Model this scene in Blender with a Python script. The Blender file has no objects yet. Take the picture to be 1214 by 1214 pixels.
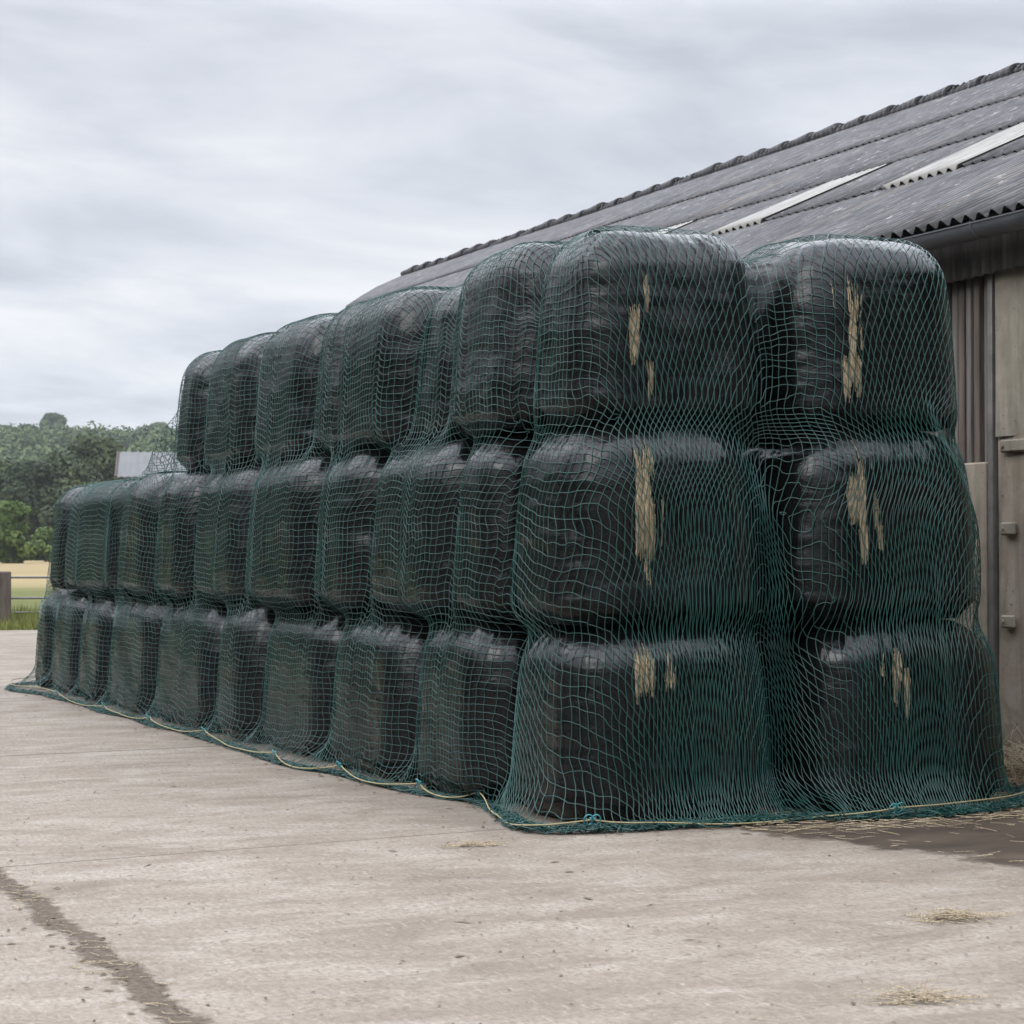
import bpy, math, random
import numpy as np
from mathutils import Vector

rnd = random.Random(7)
rng = np.random.default_rng(11)
R = math.radians
S = bpy.context.scene
COL = S.collection

# ------------------------------------------------------------------ helpers
def mesh_obj(name, verts, faces, mat=None, parent=None, smooth=False, mats=None, midx=None):
    """verts (n,3); faces: (m,k) array or list of tuples"""
    me = bpy.data.meshes.new(name)
    v = np.asarray(verts, dtype=np.float32)
    if isinstance(faces, np.ndarray) and faces.ndim == 2:
        m, k = faces.shape
        me.vertices.add(len(v)); me.vertices.foreach_set('co', v.ravel())
        me.loops.add(m * k); me.loops.foreach_set('vertex_index', faces.astype(np.int32).ravel())
        me.polygons.add(m)
        me.polygons.foreach_set('loop_start', np.arange(0, m * k, k, dtype=np.int32))
        me.polygons.foreach_set('loop_total', np.full(m, k, dtype=np.int32))
        me.update(calc_edges=True)
    else:
        me.from_pydata([tuple(map(float, p)) for p in v], [], [tuple(int(i) for i in f) for f in faces])
        me.update()
    if smooth:
        me.polygons.foreach_set('use_smooth', np.ones(len(me.polygons), dtype=bool))
    if mats:
        for q in mats: me.materials.append(q)
    elif mat: me.materials.append(mat)
    if midx is not None:
        me.polygons.foreach_set('material_index', np.asarray(midx, dtype=np.int32))
    o = bpy.data.objects.new(name, me); COL.objects.link(o)
    if parent: o.parent = parent
    return o

def empty(name, loc=(0, 0, 0)):
    o = bpy.data.objects.new(name, None); o.location = loc; o.empty_display_size = .2
    COL.objects.link(o); return o

def tag(o, label=None, cat=None, group=None, kind=None):
    if label: o['label'] = label
    if cat: o['category'] = cat
    if group: o['group'] = group
    if kind: o['kind'] = kind
    return o

class MB:
    def __init__(s): s.v = []; s.f = []; s.n = 0
    def add(s, v, f):
        v = np.asarray(v, float).reshape(-1, 3)
        s.v.append(v); s.f += [tuple(i + s.n for i in q) for q in f]; s.n += len(v)
    def box(s, x0, x1, y0, y1, z0, z1, bev=0.0):
        if bev > 0:
            b = bev
            bx = [(x0, x1, y0 + b, y1 - b, z0 + b, z1 - b), (x0 + b, x1 - b, y0, y1, z0 + b, z1 - b), (x0 + b, x1 - b, y0 + b, y1 - b, z0, z1)]
            pts = []
            for sx in (0, 1):
                for sy in (0, 1):
                    for sz in (0, 1):
                        X, Y, Z = (x0, x1)[sx], (y0, y1)[sy], (z0, z1)[sz]
                        dx, dy, dz = (b, -b)[sx], (b, -b)[sy], (b, -b)[sz]
                        pts += [(X, Y + dy, Z + dz), (X + dx, Y, Z + dz), (X + dx, Y + dy, Z)]
            def I(sx, sy, sz, a): return ((sx * 2 + sy) * 2 + sz) * 3 + a
            f = []
            for sx in (0, 1): f.append([I(sx, 0, 0, 0), I(sx, 1, 0, 0), I(sx, 1, 1, 0), I(sx, 0, 1, 0)])
            for sy in (0, 1): f.append([I(0, sy, 0, 1), I(1, sy, 0, 1), I(1, sy, 1, 1), I(0, sy, 1, 1)])
            for sz in (0, 1): f.append([I(0, 0, sz, 2), I(1, 0, sz, 2), I(1, 1, sz, 2), I(0, 1, sz, 2)])
            for a_ in (0, 1):
                for b_ in (0, 1):
                    f.append([I(a_, b_, 0, 0), I(a_, b_, 1, 0), I(a_, b_, 1, 1), I(a_, b_, 0, 1)])
                    f.append([I(a_, 0, b_, 0), I(a_, 1, b_, 0), I(a_, 1, b_, 2), I(a_, 0, b_, 2)])
                    f.append([I(0, a_, b_, 1), I(1, a_, b_, 1), I(1, a_, b_, 2), I(0, a_, b_, 2)])
            for sx in (0, 1):
                for sy in (0, 1):
                    for sz in (0, 1): f.append([I(sx, sy, sz, 0), I(sx, sy, sz, 1), I(sx, sy, sz, 2)])
            s.add(pts, f)
        else:
            v = [(x, y, z) for x in (x0, x1) for y in (y0, y1) for z in (z0, z1)]
            s.add(v, [(0, 1, 3, 2), (4, 6, 7, 5), (0, 4, 5, 1), (2, 3, 7, 6), (0, 2, 6, 4), (1, 5, 7, 3)])
    def tube(s, pts, r, n=6, cap=True):
        P = np.asarray(pts, float); m = len(P)
        rr = np.broadcast_to(np.asarray(r, float), (m,))
        T = np.gradient(P, axis=0); T /= np.linalg.norm(T, axis=1)[:, None] + 1e-12
        up = np.array([0, 0, 1.0])
        if abs(T[:, 2]).mean() > .8: up = np.array([1.0, 0, 0])
        A = np.cross(T, up); A /= np.linalg.norm(A, axis=1)[:, None] + 1e-12
        B = np.cross(T, A)
        ang = np.arange(n) / n * 2 * math.pi
        V = P[:, None, :] + rr[:, None, None] * (np.cos(ang)[None, :, None] * A[:, None, :] + np.sin(ang)[None, :, None] * B[:, None, :])
        f = []
        for i in range(m - 1):
            for j in range(n):
                k = (j + 1) % n
                f.append((i * n + j, i * n + k, (i + 1) * n + k, (i + 1) * n + j))
        if cap: f += [tuple(range(n)), tuple(range((m - 1) * n, m * n))]
        s.add(V.reshape(-1, 3), f)
    def build(s, name, mat, parent=None, smooth=False):
        return mesh_obj(name, np.concatenate(s.v), s.f, mat, parent, smooth)

def fix_normals(o):
    import bmesh
    bm = bmesh.new(); bm.from_mesh(o.data); bmesh.ops.recalc_face_normals(bm, faces=bm.faces); bm.to_mesh(o.data); bm.free()

def hash3(ix, iy, iz, seed):
    h = (ix.astype(np.int64) * 374761393 + iy.astype(np.int64) * 668265263 + iz.astype(np.int64) * 2147483647 + seed * 974711) & 0x7fffffff
    h = ((h ^ (h >> 13)) * 1274126177) & 0x7fffffff
    h = (h ^ (h >> 16)) & 0xffff
    return h / 32767.5 - 1.0

def vnoise(P, seed=0):
    P = np.asarray(P, float); I = np.floor(P).astype(np.int64); F = P - I
    F = F * F * F * (F * (F * 6 - 15) + 10)
    out = 0
    for a in (0, 1):
        for b in (0, 1):
            for c in (0, 1):
                w = (F[..., 0] if a else 1 - F[..., 0]) * (F[..., 1] if b else 1 - F[..., 1]) * (F[..., 2] if c else 1 - F[..., 2])
                out = out + w * hash3(I[..., 0] + a, I[..., 1] + b, I[..., 2] + c, seed)
    return out

def fbm(P, seed=0, oct=3):
    t = 0; a = 1.0
    for k in range(oct):
        t = t + a * vnoise(np.asarray(P) * 2 ** k, seed + k); a *= .5
    return t

def sstep(a, b, x):
    t = np.clip((x - a) / (b - a), 0, 1); return t * t * (3 - 2 * t)

# ------------------------------------------------------------------ materials
class NT:
    def __init__(s, name):
        s.m = bpy.data.materials.new(name); s.m.use_nodes = True
        s.t = s.m.node_tree; s.t.nodes.clear()
        s.out = s.t.nodes.new('ShaderNodeOutputMaterial')
        s.b = s.t.nodes.new('ShaderNodeBsdfPrincipled')
        s.t.links.new(s.b.outputs[0], s.out.inputs[0])
        s.tc = s.t.nodes.new('ShaderNodeTexCoord')
    def N(s, typ, **kw):
        n = s.t.nodes.new(typ)
        for k, v in kw.items(): setattr(n, k, v)
        return n
    def L(s, a, b): s.t.links.new(a, b)
    def map(s, scale=(1, 1, 1), rot=(0, 0, 0), loc=(0, 0, 0), src=None):
        n = s.N('ShaderNodeMapping'); n.inputs['Scale'].default_value = scale; n.inputs['Rotation'].default_value = rot; n.inputs['Location'].default_value = loc
        s.L(src or s.tc.outputs['Object'], n.inputs[0]); return n.outputs[0]
    def noise(s, vec=None, scale=5, detail=4, rough=.55, dist=0.0):
        n = s.N('ShaderNodeTexNoise'); n.inputs['Scale'].default_value = scale; n.inputs['Detail'].default_value = detail
        n.inputs['Roughness'].default_value = rough; n.inputs['Distortion'].default_value = dist
        s.L(vec or s.tc.outputs['Object'], n.inputs['Vector']); return n.outputs['Fac']
    def ramp(s, fac, stops, interp='LINEAR'):
        n = s.N('ShaderNodeValToRGB'); n.color_ramp.interpolation = interp
        e = n.color_ramp.elements
        while len(e) < len(stops): e.new(.5)
        for k, (p, c) in enumerate(stops):
            e[k].position = p
            e[k].color = (c, c, c, 1) if not hasattr(c, '__len__') else (*c, 1)
        s.L(fac, n.inputs[0]); return n.outputs[0]
    def mix(s, fac, a, b, mode='MIX'):
        n = s.N('ShaderNodeMix', data_type='RGBA', blend_type=mode)
        for sock, val in ((n.inputs[0], fac), (n.inputs[6], a), (n.inputs[7], b)):
            if isinstance(val, (int, float)): sock.default_value = val
            elif hasattr(val, '__len__'): sock.default_value = (*val, 1)
            else: s.L(val, sock)
        return n.outputs[2]
    def math(s, op, a, b=0.0, c=None):
        n = s.N('ShaderNodeMath', operation=op)
        for i, val in enumerate((a, b, c)):
            if val is None: continue
            if isinstance(val, (int, float)): n.inputs[i].default_value = val
            else: s.L(val, n.inputs[i])
        return n.outputs[0]
    def bump(s, h, strength=.3, dist=.02, normal=None):
        n = s.N('ShaderNodeBump'); n.inputs['Strength'].default_value = strength; n.inputs['Distance'].default_value = dist
        s.L(h, n.inputs['Height'])
        if normal: s.L(normal, n.inputs['Normal'])
        s.L(n.outputs[0], s.b.inputs['Normal']); return n.outputs[0]
    def set(s, **kw):
        if 'color' in kw:      # grimy outdoor surfaces: one overall reflectance level
            v = kw['color']
            kw['color'] = tuple(q * .76 for q in v) if isinstance(v, tuple) else s.mix(1.0, v, (.76, .76, .76), 'MULTIPLY')
        for k, v in kw.items():
            sock = s.b.inputs[{'color': 'Base Color', 'rough': 'Roughness', 'metal': 'Metallic', 'spec': 'Specular IOR Level'}.get(k, k)]
            if isinstance(v, (int, float)): sock.default_value = v
            elif hasattr(v, '__len__'): sock.default_value = (*v, 1)
            else: s.L(v, sock)
        return s
    def sep(s, src=None):
        n = s.N('ShaderNodeSeparateXYZ'); s.L(src or s.tc.outputs['Object'], n.inputs[0]); return n.outputs

def simple(name, col, rough=.6, metal=0, var=.25, scale=8, bump=.15, stretch=(1, 1, 1)):
    t = NT(name); v = t.map(stretch)
    n = t.noise(v, scale, 5, .6)
    c = t.mix(t.ramp(n, [(.3, 0), (.7, 1)]), tuple(x * (1 - var) for x in col), tuple(min(1, x * (1 + var)) for x in col))
    t.set(color=c, rough=rough, metal=metal)
    if bump: t.bump(t.noise(v, scale * 4, 3), bump, .01)
    return t.m

def mat_film():
    t = NT('black_film')
    info = t.N('ShaderNodeObjectInfo')
    off = t.N('ShaderNodeVectorMath', operation='SCALE'); off.inputs['Scale'].default_value = 37.0
    comb = t.N('ShaderNodeCombineXYZ'); t.L(info.outputs['Random'], comb.inputs[0]); t.L(info.outputs['Random'], comb.inputs[1]); t.L(info.outputs['Random'], comb.inputs[2])
    t.L(comb.outputs[0], off.inputs[0])
    add = t.N('ShaderNodeVectorMath', operation='ADD'); t.L(t.tc.outputs['Object'], add.inputs[0]); t.L(off.outputs[0], add.inputs[1])
    base = add.outputs[0]
    # film pulled taut: fine vertical stretch lines, irregular horizontal lap edges, crumples
    vst = t.map((26, 26, 1.6), src=base); hst = t.map((2.5, 2.5, 34), src=base); cr = t.map((1, 1, 1), src=base)
    nv = t.noise(vst, 1.0, 4, .6, .3); nh = t.noise(hst, 1.0, 4, .6, .8)
    nc = t.noise(cr, 9, 5, .62, 1.4); big = t.noise(cr, 2.2, 3, .5, .6)
    dust = t.noise(t.map((7, 7, 1.1), src=base), 1.0, 5, .65, .5)
    c = t.mix(t.ramp(dust, [(.42, 0), (.75, 1)]), (.0022, .0024, .0026), (.0085, .008, .0072))
    t.set(color=c, spec=.27)
    t.set(rough=t.ramp(big, [(.3, .10), (.7, .23)]))
    h = t.math('ADD', t.math('MULTIPLY', nv, .25), t.math('MULTIPLY', nh, .2))
    h = t.math('ADD', h, t.math('MULTIPLY', nc, .45)); h = t.math('ADD', h, t.math('MULTIPLY', big, 1.4))
    t.bump(h, .34, .022)
    return t.m

def mat_net():
    t = NT('net_twine')
    n = t.noise(None, 3, 3)
    c = t.mix(t.ramp(n, [(.3, 0), (.7, 1)]), (.0024, .037, .030), (.007, .070, .057))
    t.set(color=c, rough=.38, spec=.5)
    return t.m

def mat_straw():
    t = NT('straw_stalks'); n = t.noise(None, 60, 2)
    n = t.noise(t.map((120, 120, 14)), 1, 3, .6)
    c = t.mix(t.ramp(n, [(.32, 0), (.68, 1)]), (.11, .076, .038), (.46, .365, .225))
    t.set(color=c, rough=.6); return t.m

def mat_concrete():
    t = NT('yard_concrete'); o = t.tc.outputs['Object']
    x, y, z = t.sep()
    big = t.noise(t.map((.35, .55, 1)), 1, 5, .6); mid = t.noise(t.map((1.3, 2.6, 1)), 1, 6, .65, .5)
    fine = t.noise(None, 38, 5, .7); grit = t.noise(None, 160, 2, .7)
    streak = t.noise(t.map((1.6, 4.2, 1), rot=(0, 0, R(24))), 1, 7, .7, 1.2)
    c = t.mix(t.ramp(big, [(.3, 0), (.7, 1)]), (.182, .147, .112), (.272, .230, .182))
    c = t.mix(t.ramp(mid, [(.42, 0), (.68, .85)]), c, (.36, .318, .268))
    c = t.mix(t.ramp(streak, [(.49, 0), (.70, .45)]), c, (.14, .110, .083))
    c = t.mix(t.ramp(fine, [(.36, .75), (.56, 0)]), c, (.135, .11, .088))
    c = t.mix(t.ramp(grit, [(.58, 0), (.70, .5)]), c, (.42, .39, .355))
    c = t.mix(t.ramp(t.noise(None, 95, 3, .75), [(.27, .8), (.36, 0)]), c, (.10, .08, .06))
    blot = t.noise(t.map((.9, 1.5, 1), loc=(4, 2, 0)), 1, 6, .68, .8)
    c = t.mix(t.ramp(blot, [(.54, 0), (.70, .55)]), c, (.125, .098, .073))
    c = t.mix(t.ramp(blot, [(.30, .35), (.43, 0)]), c, (.33, .295, .25))
    dk_ = t.noise(t.map((5.5, 15, 1), rot=(0, 0, R(24))), 1, 6, .72, .6)
    c = t.mix(t.ramp(dk_, [(.585, 0), (.70, .65)]), c, (.10, .077, .056))
    # broom marks and worn grit running along the yard
    br_ = t.noise(t.map((46, 9, 1), rot=(0, 0, R(-22))), 1, 5, .72, .4)
    c = t.mix(t.ramp(br_, [(.33, .62), (.45, 0)]), c, (.135, .107, .082))
    c = t.mix(t.ramp(br_, [(.57, 0), (.70, .55)]), c, (.40, .365, .32))
    # pits and small spalls
    vor = t.N('ShaderNodeTexVoronoi'); vor.inputs['Scale'].default_value = 5.5; t.L(t.map((1, 2.0, 1)), vor.inputs['Vector'])
    vm = t.N('ShaderNodeTexVoronoi'); vm.inputs['Scale'].default_value = 5.5; t.L(t.map((1, 2.0, 1)), vm.inputs['Vector'])
    sepc = t.N('ShaderNodeSeparateColor'); t.L(vm.outputs['Color'], sepc.inputs[0])
    pit = t.math('MULTIPLY', t.math('LESS_THAN', vor.outputs['Distance'], t.math('MULTIPLY', t.noise(None, 30, 3), .17)), t.math('GREATER_THAN', sepc.outputs[0], .6))
    c = t.mix(t.math('MULTIPLY', pit, .75), c, (.085, .066, .05))
    wob = t.math('MULTIPLY', t.math('SUBTRACT', t.noise(None, 2.2, 5, .65), .5), 1.0)
    wobf = t.math('MULTIPLY', t.math('SUBTRACT', t.noise(None, 11, 4, .7), .5), 1.0)
    def line(expr, w, wo=.03, soft=.01):
        d = t.math('ABSOLUTE', t.math('ADD', expr, t.math('MULTIPLY', wobf, wo)))
        n = t.N('ShaderNodeMapRange'); n.inputs[1].default_value = w; n.inputs[2].default_value = w + soft; n.inputs[3].default_value = 1; n.inputs[4].default_value = 0
        t.L(d, n.inputs[0]); return n.outputs[0]
    # dirt-filled drain strip running beside the stack
    ch = t.math('ADD', t.math('ADD', x, 3.0), t.math('MULTIPLY', wob, .30))
    chm = line(ch, .048, .12, .03)
    ylim = t.math('LESS_THAN', y, t.math('ADD', t.math('MULTIPLY', wob, .2), 3.0))
    chm = t.math('MULTIPLY', chm, ylim)
    c = t.mix(t.math('MULTIPLY', chm, .92), c, t.mix(t.ramp(fine, [(.4, 0), (.65, 1)]), (.055, .040, .028), (.125, .098, .072)))
    # slab joints
    j1 = line(t.math('ADD', t.math('SUBTRACT', y, t.math('MULTIPLY', x, .115)), .215), .007, .035, .006)
    c = t.mix(t.math('MULTIPLY', j1, t.ramp(mid, [(.3, .3), (.5, .85)])), c, (.09, .07, .055))
    for yy, tilt in ((5.4, .1), (11.35, .15), (13.75, .2), (18.2, .15), (24.0, .1), (-6.2, .1)):
        j = line(t.math('SUBTRACT', t.math('SUBTRACT', y, t.math('MULTIPLY', x, tilt)), yy), .02, .06, .02)
        c = t.mix(t.math('MULTIPLY', j, .75), c, (.10, .08, .065))
    j = line(t.math('ADD', x, 8.2), .02, .05, .02); c = t.mix(t.math('MULTIPLY', j, .75), c, (.10, .08, .065))
    # wet, mucky patch by the barn
    e = t.math('SUBTRACT', t.math('ADD', x, t.math('MULTIPLY', y, .29)), .86)
    e = t.math('ADD', t.math('ADD', e, t.math('MULTIPLY', wob, .9)), t.math('MULTIPLY', wobf, .35))
    mr = t.N('ShaderNodeMapRange'); mr.inputs[1].default_value = -.06; mr.inputs[2].default_value = .10; t.L(e, mr.inputs[0])
    near = t.N('ShaderNodeMapRange'); near.inputs[1].default_value = -2.9; near.inputs[2].default_value = -2.4
    t.L(t.math('ADD', y, t.math('MULTIPLY', wob, .6)), near.inputs[0])
    wet = t.math('MULTIPLY', t.math('MULTIPLY', mr.outputs[0], near.outputs[0]), t.math('LESS_THAN', y, 1.5))
    c = t.mix(t.math('MULTIPLY', wet, .94), c, t.mix(t.ramp(mid, [(.35, 0), (.65, 1)]), (.030, .021, .014), (.075, .055, .038)))
    # muck along the foot of the stack
    ft = t.N('ShaderNodeMapRange'); ft.inputs[1].default_value = -.42; ft.inputs[2].default_value = -.12
    t.L(t.math('ADD', x, t.math('MULTIPLY', wob, .8)), ft.inputs[0])
    yb = t.math('GREATER_THAN', t.math('ADD', y, t.math('MULTIPLY', wob, .9)), -.75)
    yb = t.math('MULTIPLY', yb, t.math('LESS_THAN', y, 13.6))
    c = t.mix(t.math('MULTIPLY', t.math('MULTIPLY', ft.outputs[0], yb), .35), c, (.11, .088, .068))
    t.set(color=c, spec=.18)
    rw = t.math('SUBTRACT', .90, t.math('MULTIPLY', wet, .16)); t.set(rough=rw)
    h = t.math('ADD', t.math('MULTIPLY', fine, .6), t.math('MULTIPLY', mid, .8))
    h = t.math('SUBTRACT', h, t.math('MULTIPLY', pit, .5)); h = t.math('SUBTRACT', h, t.math('MULTIPLY', j1, 1.5)); h = t.math('SUBTRACT', h, t.math('MULTIPLY', chm, .6))
    t.bump(h, .5, .015)
    return t.m

def mat_field():
    t = NT('field_grass'); x, y, z = t.sep()
    n = t.noise(t.map((.02, .2, 1)), 1, 5, .65); f = t.noise(None, 1.2, 5, .7)
    gr = t.mix(t.ramp(f, [(.3, 0), (.7, 1)]), (.07, .085, .023), (.135, .13, .045))
    gold = t.mix(t.ramp(n, [(.3, 0), (.7, 1)]), (.20, .155, .075), (.29, .225, .12))
    mr = t.N('ShaderNodeMapRange'); mr.inputs[1].default_value = 92; mr.inputs[2].default_value = 110
    d = t.math('ADD', t.math('MULTIPLY', y, .914), t.math('MULTIPLY', x, .405)); d = t.math('ADD', d, 12)
    t.L(t.math('ADD', d, t.math('MULTIPLY', n, 10)), mr.inputs[0])
    far = t.N('ShaderNodeMapRange'); far.inputs[1].default_value = 262; far.inputs[2].default_value = 275; t.L(d, far.inputs[0])
    c = t.mix(mr.outputs[0], gr, gold); c = t.mix(far.outputs[0], c, (.075, .10, .03))
    t.set(color=c, rough=.95, spec=.1); t.bump(f, .4, .1); return t.m

def mat_leaf(name, a, b):
    t = NT(name)
    n = t.noise(None, .35, 3, .6); f = t.noise(None, 3.0, 3)
    wide = t.noise(t.map((1, 1, .4)), .055, 3, .6); inf = t.N('ShaderNodeObjectInfo')
    k = t.math('ADD', t.math('MULTIPLY', t.math('SUBTRACT', wide, .5), 2.2), t.math('MULTIPLY', t.math('SUBTRACT', inf.outputs['Random'], .5), .5))
    k = t.math('ADD', k, n)
    c = t.mix(t.ramp(k, [(.2, 0), (.8, 1)]), tuple(q * .8 for q in a), tuple(q * m_ for q, m_ in zip(b, (1.25, 1.15, 1.0)))); c = t.mix(t.ramp(f, [(.35, .4), (.6, 0)]), c, tuple(q * .6 for q in a))
    t.set(color=c, rough=.75, spec=.2); return t.m

def mat_roof():
    t = NT('fibre_cement'); 
    o = t.tc.outputs['Object']
    sl = t.map((1, 1, 1), rot=(0, R(25.4), 0))           # x then runs along the slope
    big = t.noise(t.map((.35, .9, 1), src=sl), 1, 5, .6); st = t.noise(t.map((3.6, 26, 1), src=sl), 1, 6, .7)
    fl = t.noise(t.map((6.5, 20, 4), src=sl), 1, 4, .65); sp = t.noise(None, 22, 4, .7)
    c = t.mix(t.ramp(big, [(.3, 0), (.7, 1)]), (.050, .048, .051), (.10, .097, .10))
    c = t.mix(t.ramp(st, [(.42, 0), (.68, .85)]), c, (.135, .13, .13))
    c = t.mix(t.ramp(st, [(.28, .75), (.42, 0)]), c, (.045, .043, .045))
    c = t.mix(t.ramp(fl, [(.615, 0), (.66, .8)]), c, (.28, .27, .255))
    c = t.mix(t.ramp(sp, [(.62, 0), (.75, .6)]), c, (.05, .048, .042))
    rust = t.noise(t.map((.25, 2.2, 1), loc=(3, 1.3, 0), src=sl), 1, 3, .5)
    c = t.mix(t.ramp(rust, [(.60, 0), (.72, .5)]), c, (.20, .165, .125))
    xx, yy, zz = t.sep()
    vl = t.math('COSINE', t.math('MULTIPLY', yy, 2 * math.pi / .146))  # corrugation shading painted in: valleys darkened, crests paled, broken up by streaks
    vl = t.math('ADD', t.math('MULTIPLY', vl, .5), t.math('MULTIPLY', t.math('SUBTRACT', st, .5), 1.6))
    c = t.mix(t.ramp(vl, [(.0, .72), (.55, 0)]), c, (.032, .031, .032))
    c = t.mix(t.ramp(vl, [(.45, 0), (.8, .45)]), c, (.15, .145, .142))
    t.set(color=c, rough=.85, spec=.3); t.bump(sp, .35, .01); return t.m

M = {}
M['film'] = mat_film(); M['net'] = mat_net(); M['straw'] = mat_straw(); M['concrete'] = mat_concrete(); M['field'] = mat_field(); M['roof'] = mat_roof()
M['skylight'] = simple('aged_grp', (.185, .172, .148), .5, 0, .35, 3, .1, (1, 4, 1))
M['gutter'] = simple('grey_gutter', (.085, .09, .098), .42, 0, .25, 3, .1)
M['steel'] = simple('galv_steel', (.22, .205, .185), .5, .5, .3, 5, .15)
M['rust'] = simple('rusty_edge', (.20, .13, .075), .8, 0, .45, 14, .3)
M['slat'] = simple('weathered_boards', (.105, .082, .064), .85, 0, .5, 3, .4, (6, 6, .5))
M['slatg'] = simple('grey_boards', (.15, .135, .12), .85, 0, .4, 3, .4, (6, 6, .5))
M['fascia'] = simple('fascia_sheet', (.10, .092, .085), .8, 0, .45, 4, .3, (4, 4, .6))
M['rope'] = simple('old_rope', (.30, .25, .125), .8, 0, .2, 30, .3)
M['tie'] = simple('tie_cord', (.045, .24, .26), .5, 0, .2, 30, .1)
M['post'] = simple('post_timber', (.10, .078, .062), .9, 0, .4, 4, .5, (4, 4, .6))
M['rail'] = simple('rail_steel', (.13, .125, .12), .5, .3, .2, 5, .1)
M['bark'] = simple('tree_bark', (.06, .047, .035), .9, 0, .3, 2, .3)
M['shedroof'] = simple('shed_sheet', (.125, .128, .13), .8, 0, .2, .6, .1)
M['shedwall'] = simple('shed_boards', (.075, .055, .042), .85, 0, .25, 1.5, .2)
M['hem'] = M['net']

def mat_panel(name, a, b, stain):
    t = NT(name); n = t.noise(None, 3.5, 6, .65, .6); dr = t.noise(t.map((6, 6, .7)), 1, 5, .6)
    sp = t.noise(None, 26, 3, .6)
    c = t.mix(t.ramp(n, [(.3, 0), (.7, 1)]), a, b)
    c = t.mix(t.ramp(dr, [(.5, 0), (.72, .7)]), c, stain); c = t.mix(t.ramp(sp, [(.66, 0), (.72, .7)]), c, tuple(q * .4 for q in stain))
    x_, y_, z_ = t.sep()
    up_ = t.math('ADD', z_, t.math('MULTIPLY', t.math('SUBTRACT', n, .5), 1.3))
    c = t.mix(t.ramp(up_, [(.05, .8), (.55, 0)]), c, (.085, .064, .043))       # splashed mud at the foot
    moss = t.noise(t.map((5, 5, 1.2), loc=(3, 1, 2)), 1, 5, .65)
    c = t.mix(t.ramp(moss, [(.55, 0), (.70, .55)]), c, (.10, .095, .055))
    t.set(color=c, rough=.75, spec=.3); t.bump(t.math('ADD', n, t.math('MULTIPLY', sp, .4)), .4, .012); return t.m
M['panel_up'] = mat_panel('weathered_sheet', (.23, .20, .15), (.35, .315, .25), (.13, .115, .085))
M['panel_low'] = mat_panel('stained_concrete', (.27, .22, .16), (.41, .35, .275), (.17, .135, .10))

# ------------------------------------------------------------------ camera
F_PX, YAW, PIT = 2536.4, .4175, .0193
cam_loc = Vector((-4.8865, -11.1294, 1.5305))
V = Vector((math.sin(YAW) * math.cos(PIT), math.cos(YAW) * math.cos(PIT), math.sin(PIT)))
cd = bpy.data.cameras.new('camera'); co = bpy.data.objects.new('camera', cd); COL.objects.link(co)
co.location = cam_loc; co.rotation_euler = V.to_track_quat('-Z', 'Y').to_euler()
cd.sensor_width = 36; cd.lens = F_PX / 1214 * 36; cd.clip_end = 6000; cd.clip_start = .1
cd.dof.use_dof = True; cd.dof.focus_distance = 13.5; cd.dof.aperture_fstop = 8.0
S.camera = co
def at(px, dist):
    """ground position seen in column px of the 1214 px photo, `dist` metres out along the view"""
    k = (px - 607) / F_PX
    return (cam_loc.x + dist * (math.sin(YAW) + k * math.cos(YAW)), cam_loc.y + dist * (math.cos(YAW) - k * math.sin(YAW)))

# ------------------------------------------------------------------ ground
gx = np.array([-60, -30, -14, 0, 4.6, 30]); 
mesh_yard = mesh_obj('yard', [(-40, -40, 0), (40, -40, 0), (40, 32.2, 0), (-40, 31.4, 0)], [(0, 1, 2, 3)], M['concrete'])
tag(mesh_yard, kind='structure')

def terr_z(d):
    d = np.asarray(d, float)
    z = -.03 + .80 * sstep(60, 270, d) + 47 * sstep(300, 960, d) - 20 * sstep(980, 2500, d)
    return z
lat = np.concatenate([np.linspace(-1000, -420, 6), np.linspace(-400, 200, 61), np.linspace(300, 900, 5)])
dep = np.concatenate([np.linspace(-60, 60, 7), np.linspace(80, 1000, 70), np.linspace(1080, 1900, 8)])
LA, DE = np.meshgrid(lat, dep, indexing='ij')
wx = cam_loc.x + DE * math.sin(YAW) + LA * math.cos(YAW); wy = cam_loc.y + DE * math.cos(YAW) - LA * math.sin(YAW)
Pn = np.stack([wx * .006, wy * .006, wx * 0], -1)
wz = terr_z(DE) + sstep(350, 800, DE) * 6 * vnoise(Pn, 3) - .02
nx, ny = LA.shape
idx = np.arange(nx * ny).reshape(nx, ny)
Fq = np.stack([idx[:-1, :-1], idx[1:, :-1], idx[1:, 1:], idx[:-1, 1:]], -1).reshape(-1, 4)
g = mesh_obj('field', np.stack([wx, wy, wz], -1).reshape(-1, 3), Fq, M['field'], smooth=True); tag(g, kind='structure')
def ground_at(x, y):
    d = (x - cam_loc.x) * math.sin(YAW) + (y - cam_loc.y) * math.cos(YAW)
    return float(terr_z(d) + sstep(350, 800, d) * 6 * vnoise(np.array([[x * .006, y * .006, 0]]), 3)[0] - .02)

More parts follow.
